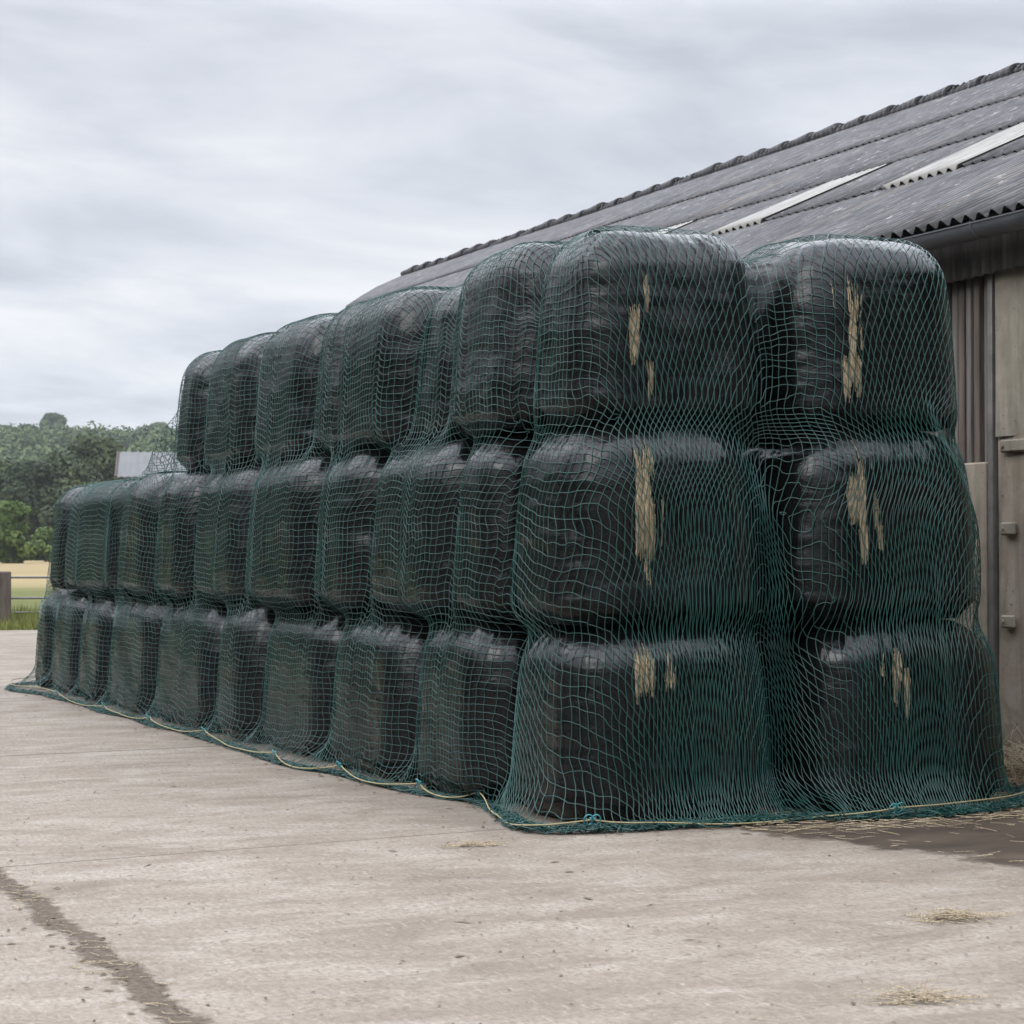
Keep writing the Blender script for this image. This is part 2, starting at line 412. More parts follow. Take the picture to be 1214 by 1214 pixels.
# ------------------------------------------------------------------ bales
# (x0, x1, y0, y1, z0, z1): real footprint of each wrapped bale
T1y = [.68, 2.02, 3.54, 5.23, 6.28, 8.27, 10.05, 11.35, 12.80, 13.54]
T2y = [.68, 1.40, 2.89, 3.98, 5.63, 7.18, 8.36, 9.67, 12.17, 12.85]
T3y = [.60, 1.85, 2.58, 4.45, 5.91, 7.41, 8.28]
H1, H2, H3 = 1.15, 2.30, 3.42
BALES = []
def jit(a): return rng.uniform(-a, a)
def xl(y): return .17 - .12 * min(1, y / 7)
for k in range(10):
    y0 = -.48 if k == 0 else T1y[k - 1] + .01
    BALES.append(dict(row=1, i=k, b=(.25 if k == 0 else xl(y0) + jit(.025), 1.57 if k == 0 else 1.5, y0, T1y[k], 0.0, H1 + jit(.015))))
for k in range(10):
    y0 = -.42 if k == 0 else T2y[k - 1] + .01
    BALES.append(dict(row=2, i=k, b=(.26 if k == 0 else xl(y0) + .03 + jit(.03), 1.55 if k == 0 else 1.5, y0, T2y[k], H1 - .03, H2 + jit(.012))))
for k in range(7):
    y0 = -.30 if k == 0 else T3y[k - 1] + .01
    x0 = [.39, .34, .44, .30, .28, .28, .26][k]
    BALES.append(dict(row=3, i=k, b=(x0, 1.60 if k == 0 else 1.52, y0, T3y[k], H2 - .03, [3.44, 3.47, 3.37, 3.42, 3.42, 3.41, 3.38][k])))
BALES.append(dict(row=1, i='r', b=(1.79, 3.18, -.56, .74, 0.0, 1.15)))
BALES.append(dict(row=2, i='r', b=(1.70, 3.06, -.46, .74, 1.12, 2.30)))
BALES.append(dict(row=3, i='r', b=(1.76, 3.00, -.34, .88, 2.27, 3.47)))
BALES.append(dict(row=1, i='s', b=(1.70, 3.05, .74, 2.05, 0.0, 1.14)))
BALES.append(dict(row=2, i='s', b=(1.68, 3.0, .78, 2.05, 1.12, 2.29)))
BALES.append(dict(row=3, i='s', b=(1.68, 2.95, .92, 2.10, 2.27, 3.36)))

def one_sdf(P, h):
    """rounded, slightly crowned and bellied block: P relative to its centre, h its half sizes"""
    rv = np.minimum(.36, np.minimum(h[..., 0], h[..., 1]) * .70); rz = np.where(P[..., 2] > 0, .23, .10)
    ux = np.clip(np.abs(P[..., 0]) / h[..., 0], 0, 1.1); uy = np.clip(np.abs(P[..., 1]) / h[..., 1], 0, 1.1)
    up = np.clip(P[..., 2] / h[..., 2], 0, 1)
    z = P[..., 2] + up * (.035 * ux ** 4 + .035 * uy ** 4)
    zr = np.clip(P[..., 2] / h[..., 2], -1, 1)
    bel = .020 * np.where(zr > 0, 1 - zr ** 2, 1 - .35 * zr ** 4)
    bel = bel - .034 * zr - .026 * np.clip(zr, 0, 1) ** 2      # sides lean in, shaped so film reflects dark trees low, sky above
    qx = np.abs(P[..., 0]) - (h[..., 0] + bel - rv); qy = np.abs(P[..., 1]) - (h[..., 1] + bel * .6 - rv)
    dxy = np.hypot(np.maximum(qx, 0), np.maximum(qy, 0)) + np.minimum(np.maximum(qx, qy), 0) - rv
    a = dxy + rz; b = np.abs(z) - (h[..., 2] - rz)
    return np.hypot(np.maximum(a, 0), np.maximum(b, 0)) + np.minimum(np.maximum(a, b), 0) - rz

def bale_mesh(b, seed, n=44):
    x0, x1, y0, y1, z0, z1 = b
    g_ = .018
    h = np.array([(x1 - x0) / 2 - g_, (y1 - y0) / 2 - g_, (z1 - z0) / 2 - .002])
    c = np.array([(x0 + x1) / 2, (y0 + y1) / 2, (z0 + z1) / 2])
    t = np.linspace(-1, 1, n + 1)
    t = np.sign(t) * (1 - (1 - np.abs(t)) ** 1.15)   # a little denser towards the shoulders
    A, B = np.meshgrid(t, t, indexing='ij')
    O = np.ones_like(A)
    faces6 = [(O, A, B), (-O, B, A), (B, O, A), (A, -O, B), (A, B, O), (B, A, -O)]
    vs, fs, off = [], [], 0
    ii = np.arange((n + 1) ** 2).reshape(n + 1, n + 1)
    q = np.stack([ii[:-1, :-1], ii[1:, :-1], ii[1:, 1:], ii[:-1, 1:]], -1).reshape(-1, 4)
    for f in faces6:
        vs.append(np.stack(f, -1).reshape(-1, 3)); fs.append(q + off); off += (n + 1) ** 2
    U = np.concatenate(vs); Q = np.concatenate(fs)
    P = U * h
    r = np.minimum(np.array([.40, .40, .26]), h * .75)
    inner = np.clip(P, -(h - r), h - r)
    D = (P - inner) / r
    P = inner + D / np.maximum(np.linalg.norm(D, axis=1)[:, None], 1e-9) * r
    W0 = (c, h)
    e = 1e-3
    def grad(Pl):
        gr = np.stack([one_sdf(Pl + e * np.eye(3)[k], h) - one_sdf(Pl - e * np.eye(3)[k], h) for k in range(3)], -1)
        return gr / np.maximum(np.linalg.norm(gr, axis=1)[:, None], 1e-9)
    for _ in range(8):
        P = P - grad(P) * (one_sdf(P, h) * .9)[:, None]
    Nn = grad(P); zz = P[:, 2] / h[2]
    W = P + c
    dis = .015 * fbm(W * 2.0 + seed, seed, 2) + .003 * fbm(W * np.array([4, 4, 16]) + seed * 3, seed + 5, 2)
    ang = np.arctan2(P[:, 1], P[:, 0])
    # creases running over the shoulder where the film was gathered, loose laps on the sides
    sh = np.exp(-((zz - .84) / .2) ** 2)
    dis += -.012 * sh * np.abs(vnoise(np.stack([ang * 11 + seed, zz * 1.5, zz * 0], -1), seed + 9))
    lap = vnoise(np.stack([ang * 1.2 + seed, zz * 7 + ang * .7, zz * 0], -1), seed + 14)
    dis += .0015 * sstep(-.08, .08, lap)
    P = P + Nn * (dis - .010)[:, None]
    P[:, 2] = np.clip(P[:, 2], -h[2], h[2] + .02)
    P[:, 2] += h[2]
    return P, Q, c, h

ordn = ['nearest', 'second', 'third', 'fourth', 'fifth', 'sixth', 'seventh', 'eighth', 'ninth', 'farthest']
rown = {1: 'bottom', 2: 'middle', 3: 'top'}
def merge(P, Q):
    key = np.round(P * 4000).astype(np.int64)
    _, ind, inv = np.unique(key, axis=0, return_index=True, return_inverse=True)
    inv = inv.reshape(-1); return P[ind], inv[Q]

spec = {(1, 0): 'wide front-corner bale of the bottom row, thin straw-coloured tear high on its end',
        (2, 0): 'front-corner bale of the middle row with a long straw-filled tear in its end',
        (3, 0): 'front-corner bale of the top row with a narrow ragged straw tear in its end',
        (1, 'r'): 'bottom bale of the column beside the barn, faint straw tear near its top',
        (2, 'r'): 'middle bale of the column beside the barn, blocky straw-filled tear in its end',
        (3, 'r'): 'top bale of the column beside the barn, right under the roof gutter',
        (1, 's'): 'bottom bale deep in the dark gap between the two front columns',
        (2, 's'): 'middle-height bale deep in the dark gap between the two front columns',
        (3, 's'): 'top bale deep in the dark gap between the two front columns'}
size_word = {(1, 4): 'narrow', (1, 5): 'broad', (1, 9): 'slim', (2, 8): 'broad', (2, 9): 'slim', (2, 1): 'narrow', (2, 2): 'broad', (3, 2): 'narrow recessed', (3, 3): 'broad', (3, 6): 'slim', (2, 6): 'narrow'}
order3 = ['nearest', 'second', 'third', 'fourth', 'fifth', 'sixth', 'farthest']
bale_objs = {}
for s_, B in enumerate(BALES):
    n = 60 if B['i'] in (0, 'r') else 42
    P, Q, c, h = bale_mesh(B['b'], s_ + 1, n)
    P, Q = merge(P, Q)
    o = mesh_obj('wrapped_bale', P, Q, M['film'], smooth=True)
    o.location = (c[0], c[1], B['b'][4])
    k = (B['row'], B['i'])
    if k in spec: lab = spec[k]
    else:
        w = (order3 if B['row'] == 3 else ordn)[B['i']]
        lab = '%s black bale, %s along the %s row counting from the front corner' % (size_word.get(k, 'plain'), w, rown[B['row']])
        lab = lab.replace('plain black', 'black')
    tag(o, lab, 'bale', 'black film-wrapped bales stacked under the net')
    bale_objs[k] = o
    B['c'] = c; B['h'] = h

# straw showing through the torn film on the six end faces
def straw_patch(key, pieces, seed):
    """pieces: (xc, z0, z1, width, stalks): ragged strips of stalks lying in tears of the film"""
    o = bale_objs[key]; r = random.Random(seed)
    B = [b for b in BALES if (b['row'], b['i']) == key][0]
    V_, F_ = [], []
    def put(x, a, b, wd, lean, lift):
        m = 5; zs = np.linspace(a, b, m); t = (zs - a) / max(b - a, 1e-6)
        xs = x + lean * t + np.array([r.gauss(0, .0012) for _ in range(m)])
        base = len(V_)
        for q, (xx, zz) in enumerate(zip(xs, zs)):
            lx, lz = xx - o.location.x, zz - o.location.z
            ok, hit, nrm, _i = o.ray_cast(Vector((lx, -2.0, lz)), Vector((0, 1, 0)))
            yy = hit.y if ok else -B['h'][1]
            w = wd * (.35 if q in (0, m - 1) else 1); lf = lift + (.006 * r.random() if q in (0, m - 1) else 0)
            V_.extend([(lx - w / 2, yy - lf, lz), (lx, yy - lf - w * .5, lz), (lx + w / 2, yy - lf, lz), (lx, yy + .004, lz)])
        for i in range(m - 1):
            for j in range(4):
                kx = (j + 1) % 4
                F_.append((base + i * 4 + j, base + i * 4 + kx, base + (i + 1) * 4 + kx, base + (i + 1) * 4 + j))
    for (xc, z0, z1, w, n) in pieces:
        for _ in range(n):
            x = xc + r.uniform(-.5, .5) * w; zc_ = r.uniform(z0, z1)
            nn = float(vnoise(np.array([[x * 26 + seed * 7, zc_ * 3.2, seed]]), 31)[0]) + .6 * float(vnoise(np.array([[x * 9 + seed, zc_ * 7.0, seed]]), 33)[0])
            ed = abs(x - xc) / (w * .5)
            ez = abs(zc_ - (z0 + z1) / 2) / ((z1 - z0) / 2)
            if nn < -.05 + .42 * ed ** 2 + .40 * ez ** 3: continue
            L = r.uniform(.05, .20) * (1.15 - .5 * ed); a = zc_ - L / 2; b = zc_ + L / 2
            if b - a < .015: continue
            put(x, a, b, r.uniform(.0018, .0050), r.gauss(0, .006), r.uniform(.001, .009))
    mesh_obj('exposed_straw', V_, F_, M['straw'], o)
straw_patch((3, 0), [(.68, 2.66, 2.86, .05, 130), (.75, 2.62, 3.02, .095, 760), (.82, 2.42, 2.62, .10, 260), (.72, 2.98, 3.16, .14, 45)], 1)
straw_patch((2, 0), [(.70, 1.58, 1.97, .20, 1150), (.69, 1.98, 2.10, .18, 60), (.73, 1.34, 1.5, .12, 50)], 2)
straw_patch((1, 0), [(.66, .66, .93, .12, 270), (.57, .80, .93, .08, 70), (.82, .68, .92, .09, 50)], 3)
straw_patch((3, 'r'), [(2.13, 2.50, 2.92, .12, 460), (2.06, 2.50, 2.66, .09, 100), (2.08, 2.92, 3.15, .2, 60)], 4)
straw_patch((2, 'r'), [(2.08, 1.54, 1.98, .20, 1500), (2.09, 1.98, 2.15, .22, 80), (2.22, 1.6, 1.9, .06, 40)], 5)
straw_patch((1, 'r'), [(2.28, .72, .92, .14, 240), (2.36, .58, .82, .045, 110), (2.14, .78, .92, .10, 40)], 6)

# ------------------------------------------------------------------ drape surface of the net
SB = [(np.array(B['c']), np.array(B['h'])) for B in BALES]
SB.append((np.array([1.74, .55, 1.6]), np.array([.26, .72, 1.68])))        # the net bridges the gap between the two columns
SBc = np.array([q[0] for q in SB]); SBh = np.array([q[1] for q in SB])
# the net hangs free off the ends of the upper rows: curved profile in (y, z)
def top_profile(y):
    y = np.asarray(y, float)
    t1 = np.where(y < 13.58, 1.15, 1.15 - (y - 13.58) * 6)
    d2 = np.clip(y - 12.66, 0, None); t2 = 1.15 + 1.15 * np.clip(1 - d2 / .85, 0, 1) ** 1.25
    d3 = np.clip(y - 8.06, 0, None); t3 = 2.30 + 1.0 * np.exp(-d3 / .42) - .02
    z = np.maximum(t1, t2)
    z = np.where(y < 10.5, np.maximum(z, t3), z)
    return z
K_SM = .065
def sdf(P, ids):
    o = one_sdf(P[..., None, :] - SBc[ids], SBh[ids])
    m = o.min(-1)
    sm = m - K_SM * np.log(np.exp(-(o - m[..., None]) / K_SM).sum(-1))
    # free-hanging wedges past the ends of the rows (vertical distance based)
    x, y, z = P[..., 0], P[..., 1], P[..., 2]
    for (ya, yb) in ((7.9, 10.0), (12.45, 13.58)):
        tp = top_profile(y)
        w = np.maximum.reduce([(z - tp) * .35 + .05, np.where(y > 11, .14, .42 - .28 * sstep(8.0, 8.4, y)) - x, x - 1.4, ya - y, y - yb])
        sm = np.where((y > ya - .6) & (y < yb + .6), np.minimum(sm, w), sm)
    return sm

XA, XB, YA, YB, CR = .22, 3.22, -.25, 13.55, .45
INN = .40
def base_path():
    """unrolled perimeter: xi = 0 at the front-left corner, + towards the barn, - along the long side"""
    xi = np.concatenate([np.arange(4.3, -1.2, -.022), np.arange(-1.2, -15.2, -.034)])
    P = np.zeros((len(xi), 2)); N = np.zeros((len(xi), 2))
    q = CR * math.pi / 2; hq = q / 2
    fl = XB - XA - 2 * CR; ll = YB - YA - 2 * CR
    for k, s in enumerate(xi):
        if s > hq + fl + q:   # right side
            u = s - (hq + fl + q); P[k] = (XB, YA + CR + u); N[k] = (1, 0)
        elif s > hq + fl:
            a = (s - hq - fl) / CR; P[k] = (XB - CR + CR * math.sin(a), YA + CR - CR * math.cos(a)); N[k] = (math.sin(a), -math.cos(a))
        elif s > hq: P[k] = (XA + CR + s - hq, YA); N[k] = (0, -1)
        elif s > -hq:
            a = (hq - s) / CR; P[k] = (XA + CR - CR * math.sin(a), YA + CR - CR * math.cos(a)); N[k] = (-math.sin(a), -math.cos(a))
        elif s > -hq - ll: P[k] = (XA, YA + CR + (-hq - s)); N[k] = (-1, 0)
        elif s > -hq - ll - q:
            a = (-hq - ll - s) / CR; P[k] = (XA + CR - CR * math.cos(a), YB - CR + CR * math.sin(a)); N[k] = (-math.cos(a), math.sin(a))
        else:
            u = -hq - ll - q - s; P[k] = (XA + CR + u, YB); N[k] = (0, 1)
    return xi, P, N
xi, BP, BN = base_path()
NS = len(xi)
zc = top_profile(BP[:, 1])
colR = (xi > 2.2)
zc = np.where(xi > 1.5, 3.47, zc)
zc = np.clip(zc - INN, .35, None)
NA = 190
SURF = np.zeros((NS, NA, 3))
A_TOT = np.zeros(NS)
QPAR = np.zeros((NS, NA))
chunk = 16
for i0 in range(0, NS, chunk):
    sl = slice(i0, min(i0 + chunk, NS))
    p, n = BP[sl], BN[sl]; zt = zc[sl]; m = len(p)
    nz, nd, nt = 120, 30, 16
    tz = np.linspace(0, 1, nz, endpoint=False)
    Zw = tz[None, :] * zt[:, None]
    n3 = np.concatenate([n, np.zeros((m, 1))], 1)
    OUT = 1.1
    Cw = np.concatenate([np.repeat((p - n * INN)[:, None, :], nz, 1), Zw[..., None]], -1)
    Ww = np.repeat(n3[:, None, :], nz, 1)
    ph = np.linspace(0, math.pi / 2, nd)
    C0 = np.concatenate([p - n * INN, zt[:, None]], 1)
    Cd = np.repeat(C0[:, None, :], nd, 1)
    Wd = n3[:, None, :] * np.cos(ph)[None, :, None] + np.array([0, 0, 1.0]) * np.sin(ph)[None, :, None]
    inn = np.linspace(.04, .6, nt)
    Ct = C0[:, None, :] - n3[:, None, :] * inn[None, :, None]
    Wt = np.broadcast_to(np.array([0, 0, 1.0]), Ct.shape)
    C = np.concatenate([Cw, Cd, Ct], 1); W = np.concatenate([Ww, Wd, Wt], 1)
    ctr = np.append(p.mean(0), 0)
    ids = np.where((np.abs(SBc[:, 0] - ctr[0]) < SBh[:, 0] + 1.5) & (np.abs(SBc[:, 1] - ctr[1]) < SBh[:, 1] + 1.5))[0]
    t = np.full(C.shape[:2], OUT)
    for it in range(30):
        d = sdf(C + W * t[..., None], ids) - .006
        t = np.maximum(t - d * .9, 0.0)
    Psurf = C + W * t[..., None]
    seg = np.linalg.norm(np.diff(Psurf, axis=1), axis=2)
    for k in range(m):
        a = np.concatenate([[0], np.cumsum(seg[k])])
        A_TOT[i0 + k] = a[-1]
        aa = np.linspace(0, a[-1], NA)
        QPAR[i0 + k] = np.interp(aa, a, np.concatenate([Zw[k], zt[k] + ph * .34, zt[k] + .53 + inn]))
        for q in range(3): SURF[i0 + k, :, q] = np.interp(aa, a, Psurf[k, :, q])
# low-pass: twine spans small hollows instead of following every one
def blur(Sf, axis, it):
    for _ in range(it):
        a = np.moveaxis(Sf, axis, 0); b = a.copy()
        b[1:-1] = .25 * a[:-2] + .5 * a[1:-1] + .25 * a[2:]
        Sf = np.moveaxis(b, 0, axis)
    return Sf
SURF = blur(SURF, 0, 3); SURF = blur(SURF, 1, 8)
ARC = np.concatenate([np.zeros((NS, 1)), np.cumsum(np.linalg.norm(np.diff(SURF, axis=1), axis=2), axis=1)], 1)

# the hem lies out on the concrete along this line (metres on the ground), tied to a rope
HEM = np.array([(3.70, .45), (3.58, -.02), (3.36, -.36), (3.05, -.58), (2.55, -.75), (2.11, -.77), (1.62, -.62), (1.30, -.63), (.76, -.60), (.26, -.58), (-.02, -.40), (.11, .25), (.24, .92), (.10, 1.51), (.03, 2.2), (.02, 2.86),
                (-.08, 3.35), (-.16, 3.87), (-.10, 4.9), (-.11, 5.98), (-.08, 6.8), (-.16, 7.52), (-.10, 8.4), (-.18, 9.2), (-.13, 10.3), (-.18, 11.31), (-.20, 12.1), (-.30, 12.75), (-.24, 13.35), (-.05, 13.85), (.5, 14.05), (1.9, 14.0)])
def catmull(P, n):
    P = np.asarray(P, float); Q = np.vstack([2 * P[0] - P[1], P, 2 * P[-1] - P[-2]]); out = []
    for i in range(1, len(Q) - 2):
        t = np.linspace(0, 1, n, endpoint=False)[:, None]
        a, b, c, d = Q[i - 1], Q[i], Q[i + 1], Q[i + 2]
        out.append(.5 * ((2 * b) + (-a + c) * t + (2 * a - 5 * b + 4 * c - d) * t ** 2 + (-a + 3 * b - 3 * c + d) * t ** 3))
    return np.vstack(out + [P[-1:]])
HEM[17:27, 0] += .05
HC = catmull(HEM, 24)
# nearest hem point for every column: march along by projecting on the outward ray
hem_xy = np.zeros((NS, 2))
for k in range(NS):
    rel = HC - BP[k]
    cost = np.abs(rel @ np.array([-BN[k, 1], BN[k, 0]])) * 1.0 + .35 * np.linalg.norm(rel, axis=1)
    hem_xy[k] = HC[np.argmin(cost)]
hem_xy = blur(hem_xy, 0, 8)
z = SURF[..., 2]
wgt = np.clip(1 - z / .30, 0, 1) ** 2.2
SURF[..., 0] += (hem_xy[:, None, 0] - SURF[..., 0]) * wgt
SURF[..., 1] += (hem_xy[:, None, 1] - SURF[..., 1]) * wgt
# barn side: net pulled out towards the wall between middle row and ground, hanging clear of the bales
rs = sstep(2.7, 3.1, xi)[:, None]
SURF[..., 0] += rs * (.27 * np.exp(-((z - 1.72) / .62) ** 2) + .06 * np.exp(-((z - 2.7) / .5) ** 2))
SURF[..., 2] += .003

from mathutils.bvhtree import BVHTree
bv, bf, off = [], [], 0
for o_ in bale_objs.values():
    me_ = o_.data; cc = np.zeros(len(me_.vertices) * 3, dtype=np.float32); me_.vertices.foreach_get('co', cc)
    bv.append(cc.reshape(-1, 3) + np.array(o_.location)); ff = np.zeros(len(me_.loops), dtype=np.int32); me_.loops.foreach_get('vertex_index', ff)
    bf.append(ff.reshape(-1, 4) + off); off += len(me_.vertices)
BVH = BVHTree.FromPolygons(np.concatenate(bv).tolist(), np.concatenate(bf).tolist())
def clear_of_bales(gap):
    global SURF
    SURF = np.ascontiguousarray(SURF); flat = SURF.reshape(-1, 3)
    for i_, q_ in enumerate(flat.tolist()):
        loc, nor, _, dd = BVH.find_nearest(q_, .09)
        if loc is None: continue
        sd = (q_[0] - loc.x) * nor.x + (q_[1] - loc.y) * nor.y + (q_[2] - loc.z) * nor.z
        if sd < gap: flat[i_] = (loc.x + nor.x * gap, loc.y + nor.y * gap, loc.z + nor.z * gap)
clear_of_bales(.010)
SURF = blur(blur(SURF, 0, 1), 1, 1)
clear_of_bales(.007)
# --- twine families as level sets of two fields over (xi, arc length)
XI = np.repeat(xi[:, None], NA, 1); 
DIF = blur(ARC - QPAR, 0, 160)
AL = QPAR + .5 * np.maximum(DIF, 0)
XG = 1.445
def Gf(u): return np.where(u < .12, 1.0, 1 - sstep(-.35, 1.95, u) * 1.0 + sstep(-.35, 1.95, np.array(.12))) * (u < XG) * 1.0
def Gf(u):
    u = np.clip(u, 0, XG); v = np.clip((u - .14) / (XG - .24), 0, 1)
    v = np.clip((u - .46) / (XG - .48), 0, 1)
    return 1 - v * v * (3 - 2 * v)
uu = np.linspace(0, XG, 400); fp = 2.1 * sstep(.03, .55, uu) - .25 * sstep(.9, 1.42, uu)
Fint = np.concatenate([[0], np.cumsum((fp[1:] + fp[:-1]) / 2 * np.diff(uu))])
def Ff(u): return np.interp(np.clip(u, 0, XG), uu, Fint)
wA = AL - 2.75
wB = np.where(wA < -.8, -.8 + (wA + .8) * .62, wA)
ease = sstep(-1.0, 0, XI)
wA = wA + (wB - wA) * ease
u = XI
beta = np.where(u < 0, wA,
        np.where(u < XG, Ff(u) + wA * Gf(u),
        np.where(u < 2 * XG, 2 * Fint[-1] - Ff(2 * XG - u) - wA * Gf(2 * XG - u), 2 * Fint[-1] - wA)))
yv = np.abs(u - XG)
alpha = np.where(yv < XG, -(Ff(yv) + wA * Gf(yv)), -(Fint[-1] + (yv - XG) * 1.85))
nz1 = vnoise(np.stack([XI * 1.3, AL * 1.1, AL * 0], -1), 41); nz2 = vnoise(np.stack([XI * 1.3, AL * 1.1, AL * 0 + 9], -1), 42)
nz3 = vnoise(np.stack([XI * 7, AL * 6, AL * 0], -1), 43) + .55 * vnoise(np.stack([XI * 17, AL * 15, AL * 0 + 2], -1), 45); nz4 = vnoise(np.stack([XI * 7, AL * 6, AL * 0 + 4], -1), 44) + .55 * vnoise(np.stack([XI * 17, AL * 15, AL * 0 + 7], -1), 46)
alpha = alpha + .070 * nz1 + .026 * nz3; beta = beta + .055 * nz2 + .017 * nz4 * np.where(XI < 0, .65, 1.0)
# gathered folds: (xi at arc 0, lean per metre, width, extra twine, arc range, lift)
folds = [(1.52, -.17, .10, .30, -.2, 2.1, .05), (1.36, -.10, .05, .07, -.2, 1.3, .02), (.62, .01, .022, .06, -.2, 1.5, .02), (.86, .0, .03, .04, 1.0, 2.1, .012), (3.28, -.40, .04, .20, .8, 2.6, .04), (2.32, -.03, .03, .06, .2, 1.6, .02), (2.62, .02, .025, .06, -.2, 1.2, .02),
         (-2.6, .05, .06, .10, -.2, 1.4, .02), (-5.2, .1, .05, .10, 1.0, 2.6, .02), (-7.6, -.15, .07, .16, .8, 2.6, .03), (-9.3, .12, .08, .18, .8, 2.6, .03), (-11.0, .1, .05, .12, -.2, 1.4, .03), (-6.6, .05, .06, .12, 2.2, 3.6, .03), (-3.6, -.1, .06, .12, 2.2, 3.6, .02), (-1.7, .06, .06, .16, 2.2, 3.5, .03), (-12.4, .05, .1, .2, -.2, 2.0, .04), (-13.6, .0, .1, .2, -.2, 1.2, .04)]
Ndir = np.repeat(BN[:, None, :], NA, 1)
for s0, lean, w, amp, a0, a1, lift in folds:
    q = (XI - s0 - lean * AL) / w
    en = sstep(a0, a0 + .25, AL) * (1 - sstep(a1 - .35, a1, AL))
    alpha = alpha - amp * np.tanh(q) * en * (.8 if s0 > 0 else .55)
    beta = beta + .5 * amp * np.tanh(q) * en * sstep(.1, .6, XI) * (1 - sstep(2.5, 2.9, XI))
    bump_ = lift * np.exp(-q * q) * en
    SURF[..., 0] += Ndir[..., 0] * bump_; SURF[..., 1] += Ndir[..., 1] * bump_
# crumple in the last 25 cm where the hem is bunched on the ground
low = np.clip(1 - AL / .30, 0, 1) ** 1.5
cr = [vnoise(np.stack([XI * 14, AL * 12, AL * 0 + k], -1), 60 + k) for k in range(4)]
alpha = alpha + low * .05 * cr[0]; beta = beta + low * .05 * cr[1]
SURF[..., 2] = np.maximum(SURF[..., 2] + low * .020 * (cr[2] + .6), .006)

SP = .0480
def levels(Fv, keep=None, odd=None):
    """segments (n,2,3) where the field crosses multiples of SP, by triangles of the surface grid"""
    T = Fv / SP
    idx = np.arange(NS * NA).reshape(NS, NA)
    a, b, c, d = idx[:-1, :-1].ravel(), idx[1:, :-1].ravel(), idx[1:, 1:].ravel(), idx[:-1, 1:].ravel()
    alt = ((np.add.outer(np.arange(NS - 1), np.arange(NA - 1))) % 2 == 0).ravel()
    t1 = np.where(alt[:, None], np.stack([a, b, c], 1), np.stack([a, b, d], 1))
    t2 = np.where(alt[:, None], np.stack([a, c, d], 1), np.stack([b, c, d], 1))
    tri = np.concatenate([t1, t2]); v = T.ravel(); P = SURF.reshape(-1, 3)
    if keep is not None:
        kk = keep.ravel(); tri = tri[kk[tri].all(1)]
    if odd is not None: odd_t = odd.ravel()[tri].all(1)
    tv = v[tri]; lo = np.ceil(tv.min(1)); hi = tv.max(1)
    segs = []
    for n in range(6):
        L = lo + n; m = L < hi
        if odd is not None: m = m & ((np.mod(L, 2) == 0) | odd_t)
        if not (L < hi).any(): break
        if not m.any(): continue
        tr = tri[m]; tvv = tv[m]; Lm = L[m]
        pts = np.zeros((len(tr), 2, 3)); cnt = np.zeros(len(tr), int)
        for (i, j) in ((0, 1), (1, 2), (2, 0)):
            vi, vj = tvv[:, i], tvv[:, j]
            cx = (vi < Lm) != (vj < Lm)
            w = np.where(cx, (Lm - vi) / np.where(vj == vi, 1, vj - vi), 0)
            p = P[tr[:, i]] * (1 - w)[:, None] + P[tr[:, j]] * w[:, None]
            ok = cx & (cnt < 2)
            pts[ok, cnt[ok]] = p[ok]; cnt[ok] += 1
        segs.append(pts[cnt == 2])
    return np.concatenate(segs)

def prisms(segs, r, n=4):
    A, B = segs[:, 0], segs[:, 1]; T = B - A; L = np.linalg.norm(T, axis=1)
    ok = L > 1e-4; A, B, T, L = A[ok], B[ok], T[ok], L[ok]; T = T / L[:, None]
    B = B + T * .0012; A = A - T * .0012
    up = np.where(np.abs(T[:, 2:3]) > .8, np.array([[1.0, 0.2, 0]]), np.array([[0, 0, 1.0]]))
    U = np.cross(T, up); U /= np.linalg.norm(U, axis=1)[:, None]; W = np.cross(T, U)
    ang = (np.arange(n) + .5) / n * 2 * math.pi
    ring = (np.cos(ang)[None, :, None] * U[:, None] + np.sin(ang)[None, :, None] * W[:, None]) * r
    V_ = np.concatenate([A[:, None] + ring, B[:, None] + ring], 1)
    m = len(A); base = (np.arange(m) * 2 * n)[:, None, None]
    q = np.array([[j, (j + 1) % n, n + (j + 1) % n, n + j] for j in range(n)])[None]
    return V_.reshape(-1, 3), (base + q).reshape(-1, 4)

# ragged torn edge of the net by the barn wall
tear = 3.35 + .10 * vnoise(np.stack([AL * 3, AL * 0, AL * 0], -1), 77) + .55 * sstep(2.2, 2.9, AL) + .35 * (1 - sstep(.9, 1.2, AL))
keep = XI < tear
hole = (np.abs(XI - 3.16) < .06) & (np.abs(AL - 1.32) < .16)
keep &= ~hole
jag = .10 * vnoise(np.stack([AL * 2.2, XI * 0, AL * 0], -1), 91) + .03 * vnoise(np.stack([AL * 9, XI * 0, AL * 0], -1), 92)
uB = np.where(XI < XG, XI, 2 * XG - XI)
sA = levels(alpha, keep, yv < .28 + jag * .7); sB = levels(beta, keep, uB < .32 + jag * .7)
va, fa = prisms(sA, .00245); vb, fb = prisms(sB, .00245)
net = mesh_obj('cover_net', np.concatenate([va, vb]), np.concatenate([fa, fb + len(va)]), M['net'])
tag(net, 'green knotted net draped over the whole stack of black bales, roped along the ground', 'net')

